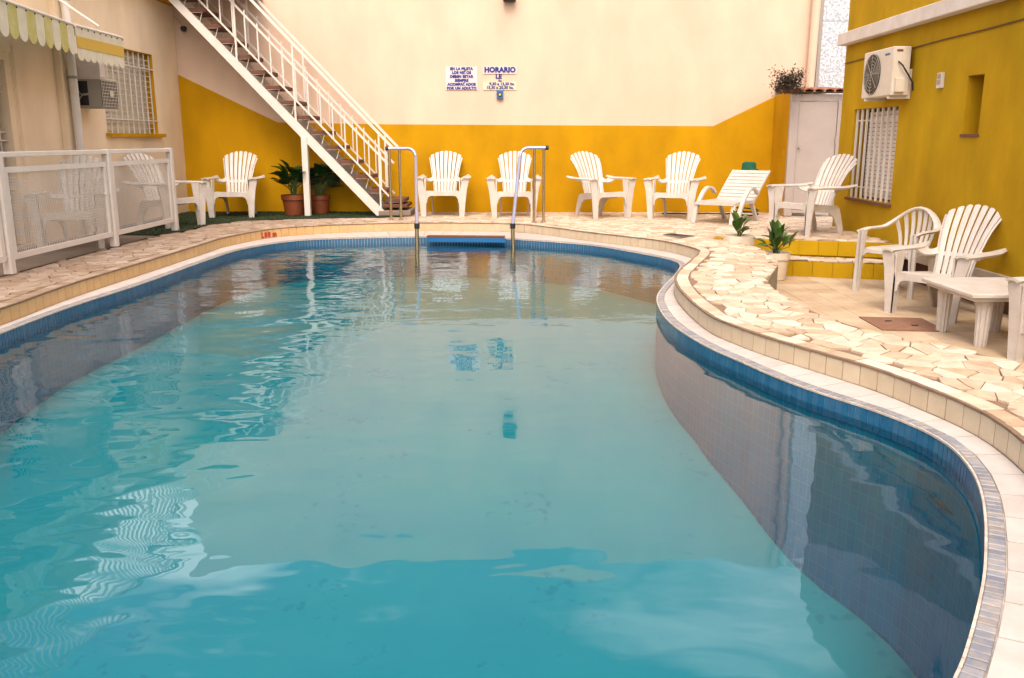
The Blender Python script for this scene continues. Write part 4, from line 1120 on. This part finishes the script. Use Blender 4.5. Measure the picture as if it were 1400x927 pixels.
# ------------------------------------------------------------------ pots and plants
def leafmesh(L_, w_, droop, fold=.25):
    m = MB()
    def f(u_, v_):
        s_ = -1 + 2 * u_; hw = w_ * math.sin(PI * min(1, v_ * .98 + .02)) ** .75 * (1.15 - .3 * v_)
        return (s_ * hw, L_ * v_, abs(s_) * hw * fold + L_ * droop * (v_ - v_ * v_ * 1.35))
    m.grid(f, 4, 8); return m
def leafy(root, base, n, hgt, spread, L_, w_, material, up=.5, stem_r=.006):
    for k in range(n):
        a = 2 * PI * k / n * 1.0 + random.uniform(-.5, .5) + k * .7; el = random.uniform(.15, 1.0)
        r = spread * (1 - el * .8) * random.uniform(.6, 1.1); z = hgt * (.35 + .65 * el) * random.uniform(.8, 1.05)
        tip = base + Vector((math.cos(a) * r, math.sin(a) * r, z)); mid = base + Vector((math.cos(a) * r * .35, math.sin(a) * r * .35, z * .6))
        sc = random.uniform(.75, 1.15); lm = leafmesh(L_ * sc, w_ * sc, .25)
        pit = math.radians(random.uniform(5, 75) * up + 10 * el)
        R = Matrix.Rotation(a - PI / 2 + random.uniform(-.4, .4), 3, 'Z') @ Matrix.Rotation(pit, 3, 'X') @ Matrix.Rotation(random.uniform(-.5, .5), 3, 'Y')
        m = MB(); m.add([tip + R @ v for v in lm.v], lm.f)
        o = m.build('leaf', material, root, smooth=True)
        MB().tube([base + Vector((math.cos(a) * .02, math.sin(a) * .02, 0)), mid, tip], [stem_r, stem_r * .8, stem_r * .6], 5).build('stalk', M['stem'], o, smooth=True)
def potplant(x, y, z, r, h, mpot, label, n, hgt, spread, L_, w_, ml, up, plantlabel):
    t = thing('flower_pot', (x, y, z), label, 'pot')
    m = MB(); m.lathe([(0, .005), (r * .74, .005), (r * .76, .02), (r * .90, h * .74), (r, h * .76), (r * 1.02, h), (r * .93, h), (r * .90, h * .88)], 28, (x, y, z)); m.build('pot', M[mpot], t, smooth=True)
    m = MB(); m.lathe([(r * .905, h * .885), (r * .5, h * .91), (0.0, h * .92)], 20, (x, y, z)); m.build('soil', M['soil'], t, smooth=True)
    p = thing('potted_plant', (x, y, z + h * .9), plantlabel, 'plant')
    leafy(p, Vector((x, y, z + h * .9)), n, hgt, spread, L_, w_, M[ml], up)
    return t
pa = atz(401, 296, 0); potplant(pa.x - .02, pa.y + .16, 0.006, .175, .29, 'terracotta', 'terracotta pot left of the white stair support post', 26, .34, .26, .27, .115, 'leaf_dark', .9, 'broad leaved dark green plant in the terracotta pot left of the post')
pb = atz(438, 293.5, 0); potplant(pb.x - .02, pb.y + .12, 0.006, .155, .27, 'terracotta', 'terracotta pot right of the white stair support post', 28, .36, .30, .28, .12, 'leaf_dark', .8, 'broad leaved dark green plant in the terracotta pot right of the post')
pc = atz(1063, 384.5, ZP); potplant(pc.x, pc.y + .12, ZP, .145, .285, 'whitepot', 'tall white pot standing on the lower patio by the yellow steps', 26, .20, .15, .17, .040, 'leaf', 1.1, 'glossy green plant in the tall white pot by the yellow steps')
pd = aty(1010, 333, 9.48); potplant(pd.x, 9.48, ZP, .165, .415, 'whitepot', 'wide white pot behind the curved stone curb', 13, .17, .12, .16, .038, 'leaf', 1.0, 'sparse green plant in the wide white pot behind the stone curb')
# shrub growing out of the wall top
pw = aty(1079, 112, 12.2)
sb = thing('wall_shrub', (pw.x, pw.y, pw.z - .15), 'scraggly dark shrub growing on the wall top beside the closet roof', 'shrub')
m = MB(); tw = MB()
for k in range(110):
    a = random.uniform(0, 2 * PI); r = random.uniform(.02, .20); e_ = random.uniform(-.6, 1.0)
    tip = Vector((pw.x - .02 + math.cos(a) * r, pw.y + math.sin(a) * r * .5, pw.z + r * e_ - .03)); tw.tube([(pw.x, pw.y, pw.z - .15), tip], [.004, .002], 4)
    for q in range(18):
        c = tip + Vector((random.gauss(0, .035), random.gauss(0, .03), random.gauss(0, .035))); s_ = random.uniform(.009, .022)
        u1 = Vector((random.gauss(0, 1), random.gauss(0, 1), random.gauss(0, 1))).normalized() * s_; u2 = Vector((random.gauss(0, 1), random.gauss(0, 1), random.gauss(0, 1))).normalized() * s_
        m.add([c - u1, c + u2 * .6, c + u1, c - u2 * .6], [(0, 1, 2, 3)])
m.build('foliage', M['bush'], sb); tw.build('twigs', M['wood'], sb)

# ------------------------------------------------------------------ pool handrails
def handrail(px_foot, px_top, sgn, label, zt2):
    a = atz(*px_foot[0], 0); b = atz(*px_foot[1], 0)       # two posts on the deck
    e_px, w_px = px_top
    root = thing('pool_handrail', (a.x, a.y, 0), label, 'handrail', 'steel pool handrails')
    Yd = (a.y + b.y) / 2
    top = [aty(x, y, Yd).z for x, y in (e_px,)][0]
    for q in (a, b):
        MB().tube([(q.x, Yd, .01), (q.x, Yd, top)], .019, 12).build('post', M['brass'], root, smooth=True)
        MB().tube([(q.x, Yd, .004), (q.x, Yd, .016)], .035, 14).build('flange', M['chrome'], root, smooth=True)
    return root, Yd, top
r1, Yd, zt2 = handrail(((535, 301), (548.5, 301)), ((540, 203), None), 1, 'steel pool handrail nearest the staircase, left of the two', 0)
w1 = atz(569.5, 340, ZW); x_e = aty(530, 203, Yd).x; x_c = aty(556, 203, Yd).x
lo = aty(570, 309, w1.y + .02)
def rail(root, Yd, zt2, x_e, x_c, lo, wf):
    path = [Vector((x_e, Yd, zt2))]; path.append(Vector((x_c, Yd, zt2)))
    d_ = Vector((lo.x, lo.y, lo.z)) - Vector((x_c, Yd, zt2))
    sgn = 1 if x_c > x_e else -1
    c0 = Vector((x_c, Yd, zt2)); c1_ = c0 + Vector((sgn * .11, -.02, 0)); c2_ = c0 + Vector((sgn * .125, -.06, -.12))
    for k in range(1, 9):
        t = k / 8; path.append(c0 * (1 - t) ** 2 + c1_ * 2 * t * (1 - t) + c2_ * t * t)
    path.append(lo)
    MB().tube(path, .021, 12).build('grab_tube', M['bluesteel'], root, smooth=True)
    MB().tube([(x_e - sgn * .03, Yd, zt2), (x_e + sgn * .01, Yd, zt2)], .028, 12).build('end_cap', M['rubber'], root, smooth=True)
    MB().tube([lo + Vector((0, 0, .03)), lo + Vector((0, 0, -.03))], .032, 12).build('joint_sleeve', M['rubber'], root, smooth=True)
    MB().tube([lo, (wf.x, wf.y, -.6)], .024, 12).build('lower_tube', M['brass'], root, smooth=True)
rail(r1, Yd, zt2, x_e, x_c, lo, Vector((w1.x, w1.y, 0)))
r2, Yd2, zt3 = handrail(((730, 304.5), (743, 304.5)), ((735, 202), None), 1, 'steel pool handrail in front of the second chair, right of the two', 0)
w2 = atz(703, 338, ZW); lo2 = aty(701, 309, w2.y + .02)
rail(r2, Yd2, zt3, aty(747, 202, Yd2).x, aty(724, 202, Yd2).x, lo2, Vector((w2.x, w2.y, 0)))
# blue board with dark slot at the far end of the pool
ba, bb_ = atz(584, 323.5, ZL + .02), atz(692, 324.5, ZL + .02)
sk = thing('skimmer_board', (ba.x, ba.y, ZL), 'blue board with dark top set in the coping between the pool handrails', 'skimmer')
MB().bar(ba + Vector((0, -.02, -.035)), bb_ + Vector((0, -.02, -.035)), .03, .05, bev=.004).build('board', M['blueboard'], sk)
MB().bar(ba + Vector((0, .05, .0)), bb_ + Vector((-.02, .05, .0)), .14, .018).build('slot_cover', M['wood'], sk)

# ------------------------------------------------------------------ writing
def text(body, size, m, parent, loc, rot, bold=.0, spacing=1.0, align='CENTER', sx=1.0):
    c = bpy.data.curves.new('lettering', 'FONT'); c.body = body; c.size = size; c.align_x = align; c.align_y = 'BOTTOM_BASELINE'
    c.extrude = .0015; c.offset = bold; c.space_character = spacing; c.resolution_u = 3
    o = bpy.data.objects.new('tmp', c); COL.objects.link(o)
    dg = bpy.context.evaluated_depsgraph_get(); me = bpy.data.meshes.new_from_object(o.evaluated_get(dg)); bpy.data.objects.remove(o)
    me.materials.clear(); me.materials.append(m)
    q = bpy.data.objects.new('lettering', me); COL.objects.link(q); q.parent = parent
    q.location = Vector(loc) - parent_loc(parent); q.rotation_euler = rot; q.scale = (sx, 1, 1); return q
YT = YB - .012
sa, sb_ = aty(609, 91, YT), aty(653, 123, YT)
s1_ = thing('safety_sign', (sa.x, YT, sb_.z), 'white sign plate beginning EN LA PILETA, six blue lines on the cream wall', 'sign')
MB().span((sa.x, YT, sb_.z), (sb_.x, YB - .001, sa.z)).build('plate', M['sign'], s1_)
lines = ['EN LA PILETA', 'LOS NIÑOS', 'DEBEN ESTAR', 'SIEMPRE', 'ACOMPAÑADOS', 'POR UN ADULTO']
hgt = (sa.z - sb_.z) / 6
for k, l in enumerate(lines): text(l, hgt * .93, M['navy'], s1_, ((sa.x + sb_.x) / 2, YT - .003, sa.z - hgt * (k + .86)), (PI / 2, 0, 0), .0034, 1.08)
s2_ = thing('opening_hours_sign', aty(684, 120, YT), 'pale plates reading HORARIO LE de with opening hours, right of the pool rules sign', 'sign')
a, b = aty(660.5, 91, YT), aty(706.5, 101, YT); MB().span((a.x, YT, b.z), (b.x, YB - .001, a.z)).build('plate', M['sign'], s2_)
a2, b2 = aty(660.5, 112, YT), aty(706, 123, YT); MB().span((a2.x, YT, b2.z), (b2.x, YB - .001, a2.z)).build('plate', M['awn_w'], s2_)
cxs = (a.x + b.x) / 2
def tz(y): return aty(683, y, YT).z
text('HORARIO', .098, M['navy'], s2_, (cxs, YT - .003, tz(98.6)), (PI / 2, 0, 0), .006, 1.04)
text('LE', .090, M['navy'], s2_, (cxs - .02, YT + .006, tz(107.2)), (PI / 2, 0, 0), .004)
text('de', .05, M['navy'], s2_, (cxs, YT + .006, tz(112.0)), (PI / 2, 0, 0), .0018)
text('9,30 a 13,30 hs.', .055, M['navy'], s2_, (cxs + .03, YT - .003, tz(116.4)), (PI / 2, 0, 0), .0024, 1.05)
text('15,30 a 20,30 hs.', .055, M['navy'], s2_, (cxs, YT - .003, tz(121.4)), (PI / 2, 0, 0), .0024, 1.05)
a, b = aty(679, 123.5, YT), aty(688, 135.5, YT)
dv = thing('wall_device', ((a.x + b.x) / 2, YT, b.z), 'small blue box with a round pale button below the opening hours sign', 'device')
MB().span((a.x, YB - .05, b.z), (b.x, YB - .001, a.z), .005).build('casing', M['logo'], dv)
cc = ((a.x + b.x) / 2, YB - .05, (a.z + b.z) / 2); MB().tube([(cc[0], cc[1] - .001, cc[2]), (cc[0], cc[1] - .01, cc[2])], .03, 14).build('ring', M['dark'], dv)
MB().tube([(cc[0], cc[1] - .011, cc[2]), (cc[0], cc[1] - .018, cc[2])], .018, 12).build('button', M['awn_y'], dv)
# floodlight at the top of the frame
a, b = aty(688, -6, YB - .1), aty(705, 2, YB - .1)
fl_ = thing('floodlight', ((a.x + b.x) / 2, YB - .1, b.z), 'small dark floodlight on the cream wall above the signs', 'lamp')
MB().span((a.x, YB - .14, b.z), (b.x, YB - .02, a.z + .04), .01).build('housing', M['dark'], fl_)
MB().span((a.x + .03, YB - .02, b.z + .05), (b.x - .03, YB - .001, a.z)).build('bracket', M['box'], fl_)
MB().span((a.x + .02, YB - .147, b.z + .015), (b.x - .02, YB - .141, a.z + .02)).build('lens', M['glass'], fl_)
# little round camera near the left corner
p = aty(251, 39, YB - .12)
sc_ = thing('dome_camera', p, 'small round black camera hanging in the left corner beside the stairs', 'camera')
MB().lathe([(0, -.045), (.03, -.04), (.045, -.01), (.045, .015), (.03, .03), (0, .035)], 16, p).build('housing', M['rubber'], sc_, smooth=True)
MB().tube([p + Vector((0, .02, .02)), p + Vector((-.03, .119, .03))], .014, 8).build('bracket', M['box'], sc_)
MB().tube([p + Vector((-.03, .105, .03)), aty(243, 28, YB - .02), aty(238, 22, YB - .02)], .004, 5).build('cable', M['box'], sc_)
# depth marking on the riser
ds = resample(deck, .01); pm2 = V2(atz(356.5, 315, 0)); k0 = min(range(len(ds)), key=lambda i: (ds[i] - pm2).length)
stp = 1 if ds[(k0 + 5) % len(ds)].x > ds[k0].x else -1
dm = thing('depth_marking', (ds[k0].x, ds[k0].y, -.1), 'red painted depth figure 1.00 m on the cream riser tiles', 'marking')
off_ = 0
for ch, adv in (('1', .045), ('.', .030), ('0', .062), ('0', .075), ('m', .1)):
    a = ds[(k0 + stp * int(off_ * 100)) % len(ds)]; b = ds[(k0 + stp * (int(off_ * 100) + 5)) % len(ds)]; tt = (b - a).normalized(); nn = Vector((tt.y, -tt.x))
    text(ch, .088, M['red'], dm, (a.x + nn.x * .012, a.y + nn.y * .012, -.092), (PI / 2, 0, math.atan2(tt.y, tt.x)), .004, 1.0, 'LEFT'); off_ += adv

# ------------------------------------------------------------------ air conditioners
def split_unit():
    n0, n1 = atx(1217, 130, XR - .22), atx(1178, 130, XR - .22)
    X0, X1 = XR - .22 - .0, XR - .05; y0, y1 = n0.y, n1.y; z0, z1 = atx(1217, 130.5, X0).z, atx(1217, 64.5, X0).z
    t = thing('air_conditioner', (X0, y0, z0), 'cream split air conditioner outdoor unit on brackets above the right barred window', 'air conditioner')
    MB().span((X0, y0, z0), (X1, y1, z1), .008).build('casing', M['ac'], t)
    cy, cz = y0 + (y1 - y0) * .66, (z0 + z1) / 2; r = min((z1 - z0) * .43, (y1 - y0) * .31)
    MB().tube([(X0 - .001, cy, cz), (X0 - .008, cy, cz)], r, 28).build('fan_opening', M['dark'], t)
    g = MB()
    for q in range(1, 7):
        rr_ = r * q / 6; pts = [Vector((X0 - .014, cy + rr_ * math.cos(a * PI / 12), cz + rr_ * math.sin(a * PI / 12))) for a in range(25)]; g.tube(pts, .003, 4, False)
    for a in range(8): g.tube([(X0 - .016, cy, cz), (X0 - .016, cy + r * math.cos(a * PI / 4), cz + r * math.sin(a * PI / 4))], .003, 4)
    g.build('fan_grille', M['ac_grey'], t)
    MB().span((X0 - .004, y0 + .01, z0 + .01), (X0 - .001, y0 + (y1 - y0) * .30, z1 - .01)).build('front_panel', M['ac'], t)
    MB().span((X0 - .0065, y0 + .08, z1 - .075), (X0 - .0042, y0 + .20, z1 - .055)).build('badge', M['logo'], t)
    # side: labels, valve cover, pipes
    MB().span((X0 + .03, y0 - .004, z1 - .05), (X0 + .09, y0 - .001, z1 - .03)).build('label', M['wood'], t)
    MB().span((X0 + .03, y0 - .035, z0 + .03), (X0 + .12, y0 - .001, z0 + .17), .006).build('valve_cover', M['ac'], t)
    MB().tube([(X0 + .05, y0 - .01, z0 + .33), (X0 + .08, y0 - .04, z0 + .29), (X0 + .15, y0 - .03, z0 + .20), (XR - .02, y0 - .02, z0 + .13), (XR - .005, y0 - .02, z0 + .05)], .008, 6).build('hose', M['rubber'], t, smooth=True)
    for yb in (y0 + .06, y1 - .1):
        b = MB(); b.span((X0 + .0, yb - .015, z0 - .03), (XR - .031, yb + .015, z0 - .002)); b.span((XR - .03, yb - .015, z0 - .03), (XR - .001, yb + .015, z0 + .26)); b.build('bracket', M['beam'], t)
split_unit()
def window_ac():
    X0 = -4.60; c = atx(138, 127, X0); y0 = c.y; y1 = atx(160, 127, X0).y; z0, z1 = atx(138, 147, X0).z, atx(138, 107, X0).z
    t = thing('window_air_conditioner', (X0, y0, z0), 'beige box air conditioner sticking out of the left wall below the awning', 'air conditioner')
    MB().span((XL + .001, y0, z0), (X0, y1, z1), .005).build('casing', M['ac_grey'], t)
    MB().span((XL + .002, y0 - .004, z1 - .012), (X0 + .003, y1, z1 + .004)).build('top_lid', M['ac'], t)
    wx = X0 - XL
    for k, pl_ in enumerate(([(.08, .36), (.52, .36), (.52, .20), (.30, .19)], [(.08, .04), (.30, .17), (.08, .30)], [(.12, .03), (.52, .03), (.52, .17), (.34, .16)])):
        MB().prism([(XL + a * wx * 1.1, z0 + b * (z1 - z0) * 2.5) for a, b in pl_], (0, y0 - .002, 0), (1, 0, 0), (0, 0, 1), .003).build('vent', M['dark'], t)
    MB().span((X0 + .001, y0 + .01, z0 + .015), (X0 + .006, y1 - .01, z1 - .02)).build('coil', M['dark'], t)
    g = MB(); n = 10
    for k in range(n + 1):
        y = y0 + .012 + (y1 - y0 - .024) * k / n; g.bar((X0 + .010, y, z0 + .015), (X0 + .010, y, z1 - .02), .005, .005)
    for k in range(9):
        z = z0 + .018 + (z1 - z0 - .04) * k / 8; g.bar((X0 + .0125, y0 + .01, z), (X0 + .0125, y1 - .01, z), .005, .005)
    g.build('grille', M['ac'], t)
    ym = (y0 + y1) / 2; zm = (z0 + z1) / 2; MB().span((X0 + .016, ym - .02, zm - .03), (X0 + .02, ym + .07, zm + .035)).build('sticker', M['awn_w'], t)
    a, b = atx(141, 81, X0), atx(138, 107, X0)
    tt_ = thing('shutter_housing', (XL, y0, z1), 'plain white panel box above the beige box air conditioner on the left wall', 'panel')
    MB().span((XL + .001, y0 + .002, z1 + .006), (X0 + .01, y0 + .12, z1 + .26), .004).build('casing', M['beam'], tt_)
window_ac()

# ------------------------------------------------------------------ awnings
def awning(P0, P1, drop, n, mats, label, band=None, lobe=.30, rise=.55):
    P0, P1 = Vector(P0), Vector(P1); u_ = (P1 - P0); L_ = u_.length; u_.normalize(); nrm_ = u_.cross(Vector((0, 0, 1)))
    t = thing('awning', P0, label, 'awning')
    w_ = L_ / n
    for k in range(n):
        x0, x1 = k * w_, (k + 1) * w_; pr = [(x0, 0)]
        for q in range(9):
            a = PI * q / 8; pr.append(((x0 + x1) / 2 - math.cos(a) * w_ / 2 * .98, -drop * (1 - lobe) - drop * lobe * math.sin(a)))
        pr.append((x1, 0))
        MB().prism(pr[::-1], P0 + Vector((0, 0, 0)), u_, Vector((0, 0, 1)), .004).build('valance_flap', mats[k % len(mats)], t)
        MB().tube([P0 + u_ * (x1 - .01) + nrm_ * .004 + Vector((0, 0, -.012)), P0 + u_ * (x1 - .01) + nrm_ * .012 + Vector((0, 0, -.012))], .007, 6).build('eyelet', M['rubber'], t)
    if band:
        MB().prism([(0, -drop * .62), (L_, -drop * .62), (L_, -drop * .28), (0, -drop * .28)], P0 + nrm_ * .006, u_, Vector((0, 0, 1)), .003).build('stripe_band', band, t)
    MB().tube([P0 + Vector((0, 0, .012)), P1 + Vector((0, 0, .012))], .014, 8).build('front_bar', M['white_metal'], t, smooth=True)
    back = Vector((XL + .03, 0, 0))
    q0, q1 = Vector((XL + .03, P0.y, P0.z + rise)), Vector((XL + .03, P1.y, P1.z + rise))
    ns = max(n, 3)
    for k in range(ns):
        a, b = P0.lerp(P1, k / ns), P0.lerp(P1, (k + 1) / ns); c, d_ = q0.lerp(q1, (k + 1) / ns), q0.lerp(q1, k / ns)
        MB().add([a + Vector((0, 0, .02)), b + Vector((0, 0, .02)), c, d_, a + Vector((0, 0, .024)), b + Vector((0, 0, .024)), c + Vector((0, 0, .004)), d_ + Vector((0, 0, .004))], [(0, 1, 2, 3), (7, 6, 5, 4), (0, 4, 5, 1), (1, 5, 6, 2), (2, 6, 7, 3), (3, 7, 4, 0)]).build('canopy_stripe', mats[k % len(mats)], t)
    return t
ZA = 2.12
P2 = atz(101, 35.6, ZA); P3 = atz(167, 53, ZA); P1_ = atz(-110, -38, ZA)
awning(P1_, P2 + Vector((0, -.01, 0)), .27, 15, [M['awn_w'], M['awn_y']], 'yellow and white striped scalloped awning over the barred door on the left', rise=.03)
awning(P2 + Vector((0, .02, 0)), P3, .31, 8, [M['awn_w']], 'pale awning with one yellow band over the left barred window', band=M['awn_band'], lobe=.13, rise=.03)
a = atz(138, 39, ZA); MB_ = MB().tube([a + Vector((-.02, 0, .02)), Vector((XL + .03, a.y - .3, 2.75))], .012, 8)
tag(MB_.build('awning_strut', M['white_metal']), 'thin white strut rising from the awning bar to the left wall', 'strut')

for m in bpy.data.meshes:
    if m.users == 0: bpy.data.meshes.remove(m)
